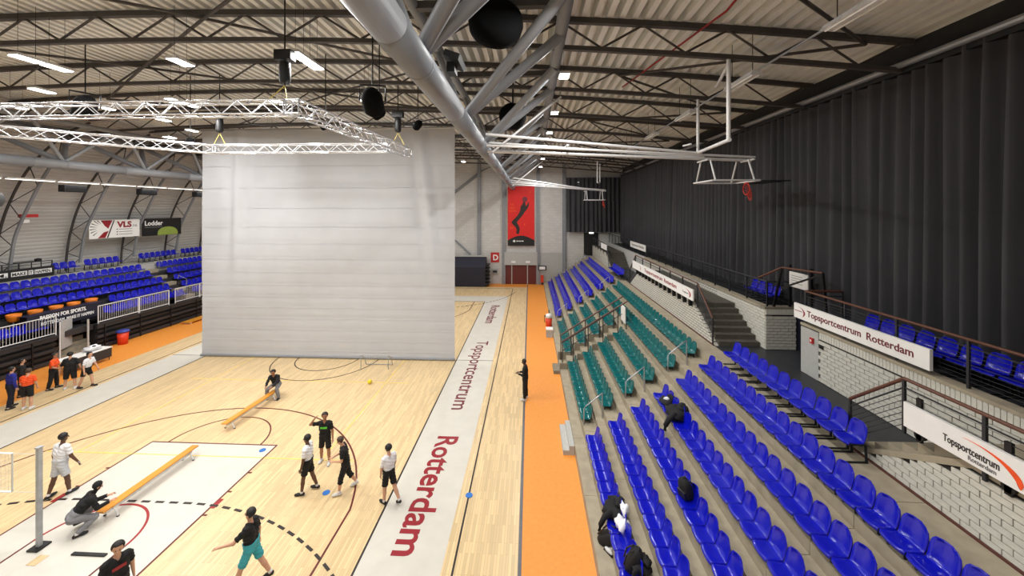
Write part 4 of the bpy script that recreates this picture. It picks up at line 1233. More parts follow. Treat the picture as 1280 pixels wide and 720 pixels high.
# aisle steps
for i in range(1, 6):
    sbox('aisle_step', (LX(i) - 0.1, 29.05, LF(i) + 0.001), (LX(i) + 0.35, 29.85, LF(i) + 0.25), 'concrete', ls)
for Y_ in (29.98,):
    for i in (2, 5):
        t = thing('aisle_handrail', (LX(i), Y_, LF(i)), 'steel loop handrail on the stand aisle, %s' % ('lower one' if i == 2 else 'upper one'), 'handrail')
        MB().tube([(LX(i) + 0.3, Y_, LF(i)), (LX(i) + 0.3, Y_, LF(i) + 0.9), (LX(i) - 0.4, Y_, LF(i) + 1.2), (LX(i) - 0.4, Y_, LF(i) + 0.3)], 0.025, 8).build('rail_tube', 'steel', t)
# white railings with vertical bars
def white_fence(y0, y1, label):
    t = thing('white_railing', (-27.05, y0, 1.63), label, 'railing', 'white railings of the side stand')
    for z in (1.74, 2.74):
        rod('rail', (-27.05, y0, z), (-27.05, y1, z), 0.026, 'white_metal', t)
    n = max(1, round((y1 - y0) / 2.4))
    for i in range(n + 1):
        y = y0 + (y1 - y0) * i / n
        rod('post', (-27.05, y, 1.63), (-27.05, y, 2.74), 0.026, 'white_metal', t)
    y = y0 + 0.13
    while y < y1 - 0.05:
        rod('bar', (-27.05, y, 1.74), (-27.05, y, 2.74), 0.009, 'white_metal', t, 6); y += 0.13
for a, b in ((15.6, 17.9), (17.95, 20.25), (22.36, 24.8), (24.87, 27.0), (27.5, 29.6), (29.65, 32.0)):
    white_fence(a, b, 'white barred railing on the edge of the black-fronted stand')
# banner desk with orange tub chairs behind
t = thing('banner_desk', (-28.0, 21.5, 1.63), 'navy banner desk reading Passion for sports', 'desk')
sbox('front', (-27.95, 19.6, 1.95), (-27.88, 23.3, 2.78), 'navy', t)
sbox('top', (-28.5, 19.6, 2.781), (-27.86, 23.3, 2.81), 'navy', t)
for y in (19.7, 21.4, 23.2):
    sbox('leg', (-28.4, y - 0.03, 1.635), (-27.97, y + 0.03, 2.78), 'black_metal', t)
RIGHTW = (0, 1, 0)
lettering('lettering', 'PASSION FOR SPORTS.', (-27.877, 20.15, 2.49), RIGHTW, UP, 0.31, 'white_print', t, 0.010, 2.25)
lettering('lettering', 'ROTTERDAM. MAKE IT HAPPEN', (-27.877, 20.2, 2.16), RIGHTW, UP, 0.26, 'white_print', t, 0.006, 2.6)
sbox('desk_platform', (-29.1, 20.301, 1.3), (-27.3, 22.299, 1.629), 'board_grey', ls)
for i, y in enumerate((19.72, 20.64, 21.61, 22.49, 23.45)):
    t = thing('tub_chair', (-28.85, y, 2.13), 'orange tub chair behind the navy banner desk', 'chair', 'orange tub chairs')
    mb = MB().lathe([(0.17, 0.38), (0.24, 0.48), (0.285, 0.66), (0.30, 0.80), (0.28, 0.81), (0.23, 0.56), (0.02, 0.52)], (-28.85, y, 2.13), 16)
    mb.build('tub', 'orange_plastic', t, True)
    rod('stem', (-28.85, y, 2.15), (-28.85, y, 2.52), 0.04, 'steel', t)
    MB().lathe([(0.26, 0), (0.26, 0.02), (0.04, 0.04)], (-28.85, y, 2.131), 12).build('foot', 'steel', t)
# entrance gap with grey door and rail
t = thing('gate_door', (-27.3, 21.0, 0), 'open grey gate door in the gap of the stand front', 'door')
o = MB().box((-0.03, 0, 0.65), (0.03, 1.0, 2.3)).build('leaf', 'grey_box', t); o.matrix_parent_inverse = Matrix(); o.location = (0.1, -0.4, 0); o.rotation_euler = (0, 0, 0.5)
rod('post', (-27.2, 20.55, 0.005), (-27.2, 20.55, 2.3), 0.035, 'white_metal', t)
rod('post', (-27.15, 21.9, 0.005), (-27.15, 21.9, 2.05), 0.05, 'wall_grey', t)
t = thing('gate_ramp', (-27.5, 21.3, 0), 'grey steps inside the gap of the stand front', 'stairs')
for i in range(5):
    sbox('step', (-28.15 + i * 0.0 , 20.4, 0.005) if i == 4 else (-27.2 - 0.24 * (i + 1), 20.4, 0.005), (-27.2 - 0.24 * i, 22.25, 0.25 + 0.25 * i), 'concrete_d', t)
# bin
t = thing('waste_bin', (-26.6, 23.4, 0), 'red waste bin with a blue lid beside the stand', 'bin')
MB().lathe([(0.24, 0.005), (0.29, 0.8)], (-26.6, 23.4, 0), 16).build('body', 'bin_red', t, True)
MB().lathe([(0.33, 0.801), (0.34, 0.86), (0.25, 0.93), (0.05, 0.95)], (-26.6, 23.4, 0), 16).build('lid', 'bin_blue', t, True)
# folded pale frame lying by the stand near the curtain
t = thing('floor_frame', (-26.4, 28.6, 0), 'low pale wooden frame lying on the orange strip by the stand', 'frame')
MB().box((-26.7, 27.6, 0.12), (-26.0, 29.6, 0.17)).build('top', 'bench_wood', t)
for y in (27.8, 29.4):
    sbox('foot', (-26.65, y - 0.05, 0.005), (-26.05, y + 0.05, 0.12), 'white_metal', t)
# table with white top
t = thing('folding_table', (-24.9, 19.9, 0), 'dark fronted table with a white top among the players', 'table')
sbox('top', (-25.3, 18.7, 0.72), (-24.5, 21.0, 0.76), 'white', t)
sbox('front_panel', (-24.55, 18.75, 0.2), (-24.5, 20.95, 0.719), 'board_grey', t)
for x in (-25.25, -24.6):
    for y in (18.8, 20.9):
        rod('leg', (x, y, 0.005), (x, y, 0.719), 0.02, 'black_metal', t)
# platform with rails and tables at the top left, with black banner
t = thing('banner', (-32.35, 22.4, 4.35), 'black banner reading Make it happen below the dark platform rails', 'banner')
sbox('cloth', (-32.42, 18.0, 4.35), (-32.36, 24.15, 5.02), 'black', t)
for a, b, s_ in ((18.3, 21.85, 'ROTTERDAM.'), (22.0, 22.75, 'MAKE'), (22.82, 23.05, 'IT'), (23.12, 24.0, 'HAPPEN.')):
    sbox('white_block', (-32.359, a, 4.58), (-32.35, b, 4.86), 'white', t)
    lettering('lettering', s_, (-32.348, a + 0.04, 4.62), RIGHTW, UP, 0.27, 'black', t, 0.008, b - a - 0.08)
railing('platform_railing', [(-32.6, 17.5, 4.3), (-32.6, 24.2, 4.3)], 'dark tube railing on the platform behind the black banner', 1.05, 3, 1.6, 'rail_dark', 0.025)
def table(x, y, z, label):
    t = thing('high_table', (x, y, z), label, 'table')
    sbox('top', (x - 0.4, y - 0.6, z + 0.98), (x + 0.4, y + 0.6, z + 1.03), 'black_metal', t)
    for dx in (-0.35, 0.35):
        for dy in (-0.55, 0.55):
            rod('leg', (x + dx, y + dy, z), (x + dx, y + dy, z + 0.98), 0.025, 'black_metal', t)
table(-33.4, 23.4, 4.3, 'dark high table on the platform next to the seats')
table(-33.4, 21.5, 4.3, 'dark high table on the platform behind the banner lettering')
t = thing('camera_case', (-33.0, 24.1, 5.33), 'black camera case standing on the dark high table', 'case')
sbox('body', (-33.2, 23.7, 5.332), (-33.0, 23.95, 5.5), 'black', t); sbox('handle', (-33.15, 23.78, 5.501), (-33.05, 23.88, 5.53), 'black_metal', t)

# ---- wall banners
t = thing('wall_banner', (-32.4, 27.8, 6.6), 'white and red banner reading VLS with an eagle head', 'banner')
xb = -32.33
sbox('cloth', (xb - 0.02, 26.15, 6.62), (xb, 29.72, 8.0), 'sign_white', t)
def bpoly(name, pts, material, off=0.001):
    return flat(name, pts, (xb + off, 26.15, 6.62), RIGHTW, UP, material, t, 0.003)
bpoly('red_print', [(0.75, 1.36), (1.55, 1.36), (1.25, 0.72), (1.0, 0.95)], 'letter_red')
bpoly('red_print', [(0.55, 0.02), (1.05, 0.02), (1.28, 0.55), (0.95, 0.45)], 'letter_red')
bpoly('black_print', [(1.62, 1.36), (1.70, 1.36), (1.25, 0.02), (1.15, 0.02)], 'letter_dark')
for i in range(8):
    a = math.radians(95 + i * 17); c = (0.95, 0.75)
    p = (c[0] + 0.42 * math.cos(a), c[1] + 0.35 * math.sin(a)); q = (max(0.03, c[0] + 0.92 * math.cos(a + 0.1)), max(0.03, min(1.34, c[1] + 0.8 * math.sin(a + 0.1))))
    n = Vector((-(q[1] - p[1]), q[0] - p[0])).normalized() * 0.035
    bpoly('feather_print', [p, (q[0] - n.x, q[1] - n.y), (q[0] + n.x, q[1] + n.y)], 'letter_dark', 0.002)
lettering('lettering', 'VLS', (xb + 0.002, 28.0, 7.42), RIGHTW, UP, 0.62, 'letter_red', t, 0.03, 1.1)
lettering('lettering', '.NL', (xb + 0.002, 29.15, 7.42), RIGHTW, UP, 0.28, 'letter_grey', t, 0.002, 0.42)
for i in range(3):
    bpoly('small_print', [(2.0, 0.62 - i * 0.2), (3.0, 0.62 - i * 0.2), (3.0, 0.66 - i * 0.2), (2.0, 0.66 - i * 0.2)], 'letter_grey')
    bpoly('dot_print', [(1.84, 0.60 - i * 0.2), (1.92, 0.60 - i * 0.2), (1.92, 0.68 - i * 0.2), (1.84, 0.68 - i * 0.2)], 'letter_dark')
t = thing('wall_banner', (-32.4, 31.6, 6.6), 'black banner reading Lodder with a green leaf shape', 'banner')
sbox('cloth', (xb - 0.02, 29.92, 6.55), (xb, 33.45, 8.05), 'black', t)
lettering('lettering', 'Lodder', (xb + 0.002, 30.15, 7.45), RIGHTW, UP, 0.55, 'white_print', t, 0.012, 1.55)
flat('small_print', [(0, 0), (1.5, 0), (1.5, 0.04), (0, 0.04)], (xb + 0.001, 30.15, 7.27), RIGHTW, UP, 'letter_grey', t, 0.003)
flat('leaf_print', [(1.3 + 0.95 * (1 - math.cos(PI * i / 12)) , 0.03 + 0.72 * math.sin(PI * i / 12) ** 0.7) for i in range(13)], (xb + 0.001, 29.92, 6.55), RIGHTW, UP, 'green', t, 0.003)
t = thing('wall_camera', (-32.5, 22.5, 8.2), 'small red and white alarm sounder on a wall rib', 'alarm')
sbox('beacon', (-32.5, 22.4, 8.3), (-32.2, 23.2, 8.5), 'sign_red', t); sbox('base', (-32.5, 22.4, 7.95), (-32.25, 22.8, 8.15), 'white', t)

# ================================================================ COURT PROPS
def gym_bench(x0, y0, x1, y1, label):
    p, q = Vector((x0, y0, 0)), Vector((x1, y1, 0)); d = (q - p).normalized(); L = (q - p).length
    t = thing('gym_bench', (x0, y0, 0.0), label, 'bench', None)
    MB().bar(p + Vector((0, 0, 0.33)), q + Vector((0, 0, 0.33)), 0.24, 0.035).build('seat_plank', 'bench_wood', t)
    MB().bar(p + d * 0.15 + Vector((0, 0, 0.235)), q - d * 0.15 + Vector((0, 0, 0.235)), 0.05, 0.14).build('beam', 'white_metal', t)
    s_ = d.cross(Vector((0, 0, 1)))
    for f in (0.10, 0.9):
        c = p + d * (L * f)
        mb = MB()
        mb.tube([c - s_ * 0.2 + Vector((0, 0, 0.02)), c - s_ * 0.12 + Vector((0, 0, 0.2)), c + Vector((0, 0, 0.3)), c + s_ * 0.12 + Vector((0, 0, 0.2)), c + s_ * 0.2 + Vector((0, 0, 0.02))], 0.022, 8)
        lg = mb.build('leg', 'white_metal', t)
        for e in (-1, 1):
            MB().lathe([(0.035, 0.004), (0.035, 0.03)], tuple(c + s_ * (0.2 * e)), 8).build('rubber_foot', 'black', lg)
gym_bench(-12.0, 9.95, -11.98, 12.95, 'orange varnished gym bench on the white key with a crouching helper')
gym_bench(-12.06, 14.3, -11.9, 17.1, 'orange varnished gym bench with a person sitting at its end')
t = thing('net_post', (-12.75, 9.2, 0), 'tall white volleyball post standing on the white key', 'post')
MB().box((-12.792, 9.155, 0.05), (-12.708, 9.245, 2.6)).build('post', 'post_grey', t)
sbox('foot_plate', (-12.9, 9.05, 0.013), (-12.6, 9.35, 0.05), 'black', t)
sbox('cap', (-12.81, 9.14, 2.601), (-12.69, 9.26, 2.63), 'post_grey', t)
t = thing('volleyball_net', (-16, 9.2, 1.43), 'white volleyball net stretched from the white post', 'net')
for z in (1.43, 2.43):
    rod('tape', (-21.5, 9.2, z), (-13.5, 9.2, z), 0.03, 'net_white', t, 4, 0.006)
rod('end_tape', (-13.5, 9.2, 1.43), (-13.5, 9.2, 2.43), 0.025, 'net_white', t, 4, 0.006)
nm = MB()
for i in range(1, 80):
    nm.bar((-21.5 + i * 0.1, 9.2, 1.43), (-21.5 + i * 0.1, 9.2, 2.43), 0.004)
for i in range(1, 10):
    nm.bar((-21.5, 9.2, 1.43 + i * 0.1), (-13.5, 9.2, 1.43 + i * 0.1), 0.004)
nm.build('mesh', 'net_white', t)['kind'] = 'stuff'
for z in (1.43, 2.43):
    rod('cord', (-13.5, 9.2, z), (-12.84, 9.2, z), 0.006, 'net_white', t, 6)
t = thing('small_goal', (-8.5, 20.4, 0), 'small white goal frame in front of the divider curtain', 'goal')
for x in (-9.28, -7.75):
    MB().tube([(x, 20.3, 0.03), (x, 20.3, 0.8), (x, 20.75, 0.5), (x, 20.95, 0.03)], 0.022, 8).build('side_frame', 'steel', t)
rod('crossbar', (-9.28, 20.3, 0.8), (-7.75, 20.3, 0.8), 0.022, 'steel', t); rod('ground_bar', (-9.28, 20.95, 0.03), (-7.75, 20.95, 0.03), 0.022, 'steel', t)
nm = MB()
for i in range(1, 12):
    x = -9.28 + 1.53 * i / 12; nm.tube([(x, 20.3, 0.8), (x, 20.75, 0.5), (x, 20.95, 0.03)], 0.004, 4)
nm.build('net', 'net_white', t)['kind'] = 'stuff'
def uvs(r, n=16, m_=10):
    return [(r * math.sin(PI * i / m_) + 1e-4, -r * math.cos(PI * i / m_)) for i in range(m_ + 1)]
tag(MB().lathe(uvs(0.11), (-8.06, 18.62, 0.12), 16).build('ball', 'yellow', None, True), 'yellow ball lying on the court in front of the small goal', 'ball')
tag(MB().box((-11.65, 9.02, 0.013), (-10.75, 9.10, 0.04)).build('floor_bar', 'black'), 'short black bar lying on the white key beside the white post', 'bar')
# things on the orange strip at the far end
t = thing('folding_chair', (1.35, 29.6, 0), 'black folding chair on the orange strip below the far blue seats', 'chair')
sbox('seat', (1.15, 29.4, 0.42), (1.55, 29.8, 0.46), 'black', t); sbox('backrest', (1.5, 29.4, 0.6), (1.55, 29.8, 0.9), 'black', t)
for x in (1.18, 1.52):
    for y in (29.43, 29.77):
        rod('leg', (x, y, 0.005), (x, y, 0.9 if x > 1.4 else 0.42), 0.015, 'black_metal', t)
t = thing('waste_bin', (1.4, 27.6, 0), 'red waste bin with a white lid on the orange strip', 'bin')
MB().lathe([(0.2, 0.005), (0.24, 0.9)], (1.4, 27.6, 0), 14).build('body', 'bin_red', t, True); MB().lathe([(0.26, 0.901), (0.2, 1.15), (0.05, 1.2)], (1.4, 27.6, 0), 14).build('lid', 'white', t, True)
t = thing('crate', (1.4, 26.2, 0), 'pale grey crate on the orange strip beside the red bin', 'crate')
sbox('body', (1.15, 25.95, 0.005), (1.6, 26.5, 0.5), 'grey_box', t); sbox('lid', (1.13, 25.93, 0.501), (1.61, 26.52, 0.56), 'white', t)

# ---- coats and bags on the seats
def lump(name, c, r, material, parent, seed, amp=0.25, flat_=1.0, n=14):
    rnd = random.Random(seed); ph = [rnd.uniform(0, 6.3) for _ in range(6)]
    vs = []; fs = []; m_ = 10
    for i in range(m_ + 1):
        th_ = PI * i / m_
        for k in range(n):
            a = 2 * PI * k / n
            x, y, z = math.sin(th_) * math.cos(a), math.sin(th_) * math.sin(a), -math.cos(th_)
            s_ = 1 + amp * (math.sin(3 * x + ph[0]) * math.cos(4 * y + ph[1]) + 0.5 * math.sin(7 * z + 5 * x + ph[2]) + 0.35 * math.sin(11 * y + ph[3] + 6 * x))
            vs.append((c[0] + r[0] * x * s_, c[1] + r[1] * y * s_, c[2] + r[2] * z * s_))
    for i in range(m_):
        for k in range(n):
            k2 = (k + 1) % n; fs.append((i * n + k, i * n + k2, (i + 1) * n + k2, (i + 1) * n + k))
    mb = MB(); mb.add(vs, fs)
    return mb.build(name, material, parent, True)
def coat(x, y, z, material, label, seed, s_=1.0, sleeves=True, lining=None):
    t = thing('jacket', (x, y, z), label, 'jacket')
    lump('body', (x, y, z + 0.09 * s_), (0.24 * s_, 0.26 * s_, 0.11 * s_), material, t, seed)
    lump('collar', (x + 0.14 * s_, y + 0.05, z + 0.2 * s_), (0.13 * s_, 0.16 * s_, 0.1 * s_), material, t, seed + 5)
    if sleeves:
        MB().tube([(x - 0.1, y - 0.15 * s_, z + 0.14 * s_), (x - 0.26 * s_, y - 0.22 * s_, z + 0.1), (x - 0.36 * s_, y - 0.26 * s_, z - 0.08), (x - 0.38 * s_, y - 0.27 * s_, z - 0.22)], 0.07 * s_, 8, 0.045 * s_).build('sleeve', material, t, True)
        MB().tube([(x + 0.05, y + 0.15 * s_, z + 0.16 * s_), (x + 0.12, y + 0.3 * s_, z + 0.14), (x - 0.05, y + 0.4 * s_, z + 0.06)], 0.07 * s_, 8, 0.045 * s_).build('sleeve', material, t, True)
    if lining: lump('lining', (x - 0.03, y - 0.02, z + 0.19 * s_), (0.1 * s_, 0.07 * s_, 0.05 * s_), lining, t, seed + 9)
    return t
def backpack(x, y, z, label, rz=0.0, lean=0.3, patch=None, s_=1.0):
    t = thing('backpack', (x, y, z), label, 'bag', None, 0, False); t.rotation_euler = (lean, 0, rz); t.scale = (s_, s_, s_)
    def P_(o): return o
    mb = MB(); 
    prof = [(0.02, 0.0), (0.13, 0.01), (0.15, 0.1), (0.15, 0.3), (0.12, 0.4), (0.05, 0.44), (0.005, 0.445)]
    vs = []; fs = []; n = 16
    for r, zz in prof:
        for k in range(n):
            a = 2 * PI * k / n; ca, sa = math.cos(a), math.sin(a)
            vs.append((r * math.copysign(abs(ca) ** 0.55, ca) * 1.05, r * 0.7 * math.copysign(abs(sa) ** 0.55, sa), zz))
    for i in range(len(prof) - 1):
        for k in range(n):
            k2 = (k + 1) % n; fs.append((i * n + k, i * n + k2, (i + 1) * n + k2, (i + 1) * n + k))
    fs.append(tuple(range(n - 1, -1, -1))); fs.append(tuple((len(prof) - 1) * n + k for k in range(n)))
    mb.add(vs, fs); mb.build('body', 'cloth_black', t, True)
    MB().box((-0.11, -0.15, 0.04), (0.11, -0.085, 0.22)).build('pocket', patch or 'black', t)
    for e in (-0.07, 0.07):
        MB().tube([(e, 0.1, 0.4), (e * 1.2, 0.17, 0.25), (e * 1.3, 0.12, 0.05)], 0.016, 6).build('strap', 'black', t)
    MB().tube([(-0.04, 0.02, 0.44), (0, 0.03, 0.49), (0.04, 0.02, 0.44)], 0.012, 6).build('handle', 'black', t)
    return t
SZ = lambda k: RF(k) + 0.43
coat(RX(1) - 0.2, 10.05, SZ(1), 'cloth_black', 'black jacket heaped over front row seats', 3, 1.15)
t = thing('towel', (RX(1) - 0.05, 9.55, SZ(1)), 'white crumpled towel draped over a front row seat back', 'towel')
lump('fold', (RX(1) - 0.1, 9.55, SZ(1) + 0.13), (0.17, 0.2, 0.14), 'cloth_white', t, 12, 0.3); lump('fold', (RX(1) + 0.02, 9.8, SZ(1) + 0.3), (0.1, 0.17, 0.12), 'cloth_white', t, 15, 0.3)
backpack(1.86, 9.75, 0.36, 'black backpack lying on the walkway beside white shoes', 0.8, 0.9, None, 1.3)
def shoe(x, y, z, rz, label, group=None, m1='shoe_white', m2='shoe_black'):
    t = thing('sport_shoe', (x, y, z), label, 'shoe', group, 0, False); t.rotation_euler = (0, 0, rz)
    lump('upper', (0, 0, 0.06), (0.05, 0.14, 0.05), m1, t, 4, 0.12); MB().box((-0.045, -0.14, 0.0), (0.045, 0.14, 0.02)).build('sole', m2, t)
shoe(1.95, 9.35, 0.352, 0.6, 'white and black sports shoe beside the black backpack', 'shoes beside the backpack'); shoe(2.07, 9.4, 0.352, 1.6, 'white and black sports shoe beside the black backpack', 'shoes beside the backpack')
shoe(1.93, 8.05, 0.352, 0.2, 'white and black sports shoe in front of the bag with a white tag', 'shoes before the tagged bag'); shoe(1.97, 7.95, 0.352, 0.5, 'white and black sports shoe in front of the bag with a white tag', 'shoes before the tagged bag')
backpack(RX(1) - 0.22, 8.55, SZ(1), 'black bag with a white tag on a front row seat', 1.3, 0.5, 'cloth_white', 1.15)
coat(RX(1) + 0.02, 8.35, SZ(1) + 0.12, 'cloth_black', 'black coat hanging over a front row seat back behind the tagged bag', 21, 0.8)
backpack(RX(3) - 0.16, 9.35, SZ(3), 'black backpack upright on a third row seat', -1.2, 0.25, None, 1.05)
coat(RX(4) - 0.2, 11.95, SZ(4), 'cloth_black', 'black coat spread over fourth row seats with a sleeve hanging down', 31, 1.3)
coat(RX(4) - 0.2, 12.75, SZ(4), 'cloth_black', 'black and white jacket bundled on a fourth row seat beside the aisle', 44, 0.95, False, 'cloth_white')
# ================================================================ PEOPLE
def nrm(v):
    v = np.array(v, float); return v / np.linalg.norm(v)
def surface_nets(D, org, h):
    """smooth surface mesh of the zero level of a distance grid"""
    S = D < 0
    nx, ny, nz = D.shape
    c = np.zeros((nx - 1, ny - 1, nz - 1), int)
    for a in (0, 1):
        for b in (0, 1):
            for d in (0, 1):
                c += S[a:nx - 1 + a, b:ny - 1 + b, d:nz - 1 + d]
    act = (c > 0) & (c < 8)
    idx = -np.ones(act.shape, int); ii = np.argwhere(act); idx[act] = np.arange(len(ii))
    acc = np.zeros((len(ii), 3)); cnt = np.zeros(len(ii))
    cor = [(a, b, d) for a in (0, 1) for b in (0, 1) for d in (0, 1)]
    vals = {q: D[ii[:, 0] + q[0], ii[:, 1] + q[1], ii[:, 2] + q[2]] for q in cor}
    for p in cor:
        for ax in range(3):
            if p[ax] == 0:
                q = list(p); q[ax] = 1; q = tuple(q)
                v0, v1 = vals[p], vals[q]; m_ = (v0 < 0) != (v1 < 0)
                t = np.where(m_, v0 / np.where(m_, v0 - v1, 1), 0)
                pt = np.array(p, float)[None, :].repeat(len(ii), 0); pt[:, ax] += t
                acc[m_] += pt[m_]; cnt[m_] += 1
    V = org + (ii + acc / cnt[:, None]) * h
    F = []
    for ax in range(3):
        o1, o2 = [(1, 2), (2, 0), (0, 1)][ax]
        s0 = [slice(None)] * 3; s1 = [slice(None)] * 3
        s0[ax] = slice(0, -1); s1[ax] = slice(1, None)
        ch = S[tuple(s0)] != S[tuple(s1)]
        E = np.argwhere(ch)
        ok = (E[:, o1] > 0) & (E[:, o2] > 0) & (E[:, o1] < idx.shape[o1]) & (E[:, o2] < idx.shape[o2])
        E = E[ok]
        def g(a, b):
            q = E.copy(); q[:, o1] -= a; q[:, o2] -= b; return idx[q[:, 0], q[:, 1], q[:, 2]]
        quad = np.stack([g(1, 1), g(0, 1), g(0, 0), g(1, 0)], 1)
        ins = S[E[:, 0], E[:, 1], E[:, 2]]
        quad[~ins] = quad[~ins][:, ::-1]
        F.append(quad)
    return V, np.concatenate(F)

def ry(v, a):   # rotate about the sideways axis: positive leans forward (+Y)
    x, y, z = v; c, s_ = math.cos(a), math.sin(a); return np.array((x, y * c + z * s_, -y * s_ + z * c))

def person(loc, face, label, pose, wear, height=1.78, group=None, holds=None):
    """pose: lean, twist, legs ((thigh pitch, knee bend, splay) left/right), arms ((upper dir),(fore dir)) left/right, head (yaw, pitch).
    Local frame: +Y forward, +X the person's right."""
    s_ = height / 1.78
    lean = pose.get('lean', 0.04)
    caps = []
    def C(name, a, b, r0, r1, k=0.02): caps.append((name, np.array(a, float), np.array(b, float), r0, r1, k))
    pel = np.zeros(3)
    up = ry((0, 0, 1), lean); fw = ry((0, 1, 0), lean); rt = np.array((1.0, 0, 0))
    neck = pel + up * 0.53
    waist = pel + up * 0.2
    fat = wear.get('fat', 1.0)
    for e in (-1, 1):
        C('pelvis', pel + rt * 0.075 * e - up * 0.02, pel + rt * 0.06 * e + up * 0.1, 0.105 * fat, 0.10 * fat, 0.04)
        C('abdomen', pel + rt * 0.055 * e + up * 0.1, pel + rt * 0.065 * e + up * 0.3, 0.095 * fat, 0.105 * fat, 0.04)
        C('chest', pel + rt * 0.07 * e + up * 0.3, pel + rt * 0.09 * e + up * 0.43, 0.11 * fat, 0.095, 0.04)
        C('shoulder', pel + rt * 0.05 * e + up * 0.49, pel + rt * 0.165 * e + up * 0.47, 0.06, 0.062, 0.03)
    hy, hp = pose.get('head', (0, 0.05))
    hup = ry((0, 0, 1), lean * 0.6 + hp)
    nb = neck + up * 0.02
    C('neck', nb - up * 0.04, nb + hup * 0.09, 0.055, 0.05, 0.02)
    hc = nb + hup * 0.17
    hf0 = ry((0, 1, 0), lean * 0.6 + hp); hf = hf0 * math.cos(hy) + rt * math.sin(hy); hr = np.cross(hf, hup)
    C('head', hc + hup * 0.03 - hf * 0.012, hc + hup * 0.032 - hf * 0.022, 0.093, 0.093, 0.02)
    C('head', hc - hup * 0.045 + hf * 0.02, hc - hup * 0.055 + hf * 0.03, 0.062, 0.052, 0.03)
    C('face', hc + hf * 0.085 + hup * 0.01, hc + hf * 0.105 - hup * 0.018, 0.011, 0.016, 0.012)
    C('face', hc + hf * 0.076 - hup * 0.05 - hr * 0.012, hc + hf * 0.076 - hup * 0.05 + hr * 0.012, 0.012, 0.012, 0.01)
    for e in (-1, 1):
        C('face', hc + hr * 0.088 * e + hup * 0.01, hc + hr * 0.092 * e - hup * 0.02, 0.014, 0.012, 0.008)
    feet = []
    for e, (th_, kn, sp) in zip((-1, 1), pose['legs']):
        hip = pel + rt * 0.095 * e - up * 0.03
        d1 = np.array((math.sin(sp) * e, math.sin(th_) * math.cos(sp), -math.cos(th_) * math.cos(sp)))
        kne = hip + d1 * 0.43
        a2 = th_ - kn
        d2 = np.array((math.sin(sp * 0.6) * e, math.sin(a2), -math.cos(a2))); d2 /= np.linalg.norm(d2)
        ank = kne + d2 * 0.41
        nm = 'L' if e < 0 else 'R'
        C('thigh' + nm, hip, kne, 0.088 * fat, 0.058, 0.03)
        C('shin' + nm, kne, kne + d2 * 0.14, 0.056, 0.058, 0.02)
        C('shin' + nm + '2', kne + d2 * 0.14, ank, 0.058, 0.038, 0.02)
        fy = pose.get('toe', {}).get(nm, 0.0)
        lift = pose.get('heel', {}).get(nm, 0.0)
        fd = nrm((math.sin(fy + 0.12 * e), math.cos(fy) * math.cos(lift), -math.sin(lift)))
        heel = ank + np.array((0, 0, -0.045)) - fd * 0.04
        ball = heel + fd * 0.15; toe = heel + fd * 0.215
        C('foot' + nm, heel, ball, 0.037, 0.038, 0.02); C('foot' + nm, ball, toe, 0.036, 0.026, 0.015)
        feet.append(min(heel[2] - 0.037, ball[2] - 0.038, toe[2] - 0.026))
    for e, (ua, fa) in zip((-1, 1), pose['arms']):
        nm = 'L' if e < 0 else 'R'
        sh = pel + rt * 0.185 * e + up * 0.465
        ua, fa = nrm(ua), nrm(fa)
        el = sh + ua * 0.29; wr = el + fa * 0.255
        C('upperarm' + nm, sh, el, 0.054, 0.042, 0.02)
        C('forearm' + nm, el, wr, 0.042, 0.027, 0.015)
        # palm, four fingers and a thumb
        side = np.cross(fa, np.array((0, 0, 1.0)) if abs(fa[2]) < 0.9 else np.array((0, 1.0, 0)))
        if abs(fa[2]) >= 0.9: side = np.array((0, 1.0, 0)) - fa * fa[1]
        side = side / np.linalg.norm(side); pn = np.cross(fa, side)
        inward = -rt * e
        if pn.dot(inward) < 0: pn = -pn
        curl = pose.get('curl', 0.5)
        C('hand' + nm, wr, wr + fa * 0.075 - side * 0.018, 0.022, 0.020, 0.012); C('hand' + nm, wr, wr + fa * 0.075 + side * 0.018, 0.022, 0.020, 0.012)
        for fi, (off, ln) in enumerate(((-0.033, 0.068), (-0.011, 0.08), (0.011, 0.076), (0.033, 0.058))):
            b0 = wr + fa * 0.085 + side * off
            m1 = b0 + nrm(fa + pn * curl * 0.6 + side * off * 3) * ln * 0.55; m2 = m1 + nrm(fa + pn * curl * 1.8) * ln * 0.5
            C('finger' + nm, b0, m1, 0.0095, 0.009, 0.004); C('finger' + nm, m1, m2, 0.009, 0.0075, 0.003)
        tb = wr + fa * 0.03 + side * 0.03
        t1 = tb + nrm(fa * 0.7 + side * 0.6 + pn * 0.3) * 0.04; t2 = t1 + nrm(fa + pn * 0.5 + side * 0.1) * 0.032
        C('finger' + nm, tb, t1, 0.012, 0.011, 0.006); C('finger' + nm, t1, t2, 0.011, 0.009, 0.003)
    h = 0.0125
    P0 = np.array([c[1] for c in caps]); P1 = np.array([c[2] for c in caps])
    lo = np.minimum(P0, P1).min(0) - 0.16; hi = np.maximum(P0, P1).max(0) + 0.16
    dims = np.ceil((hi - lo) / h).astype(int) + 1
    D = np.full(dims, 0.2)
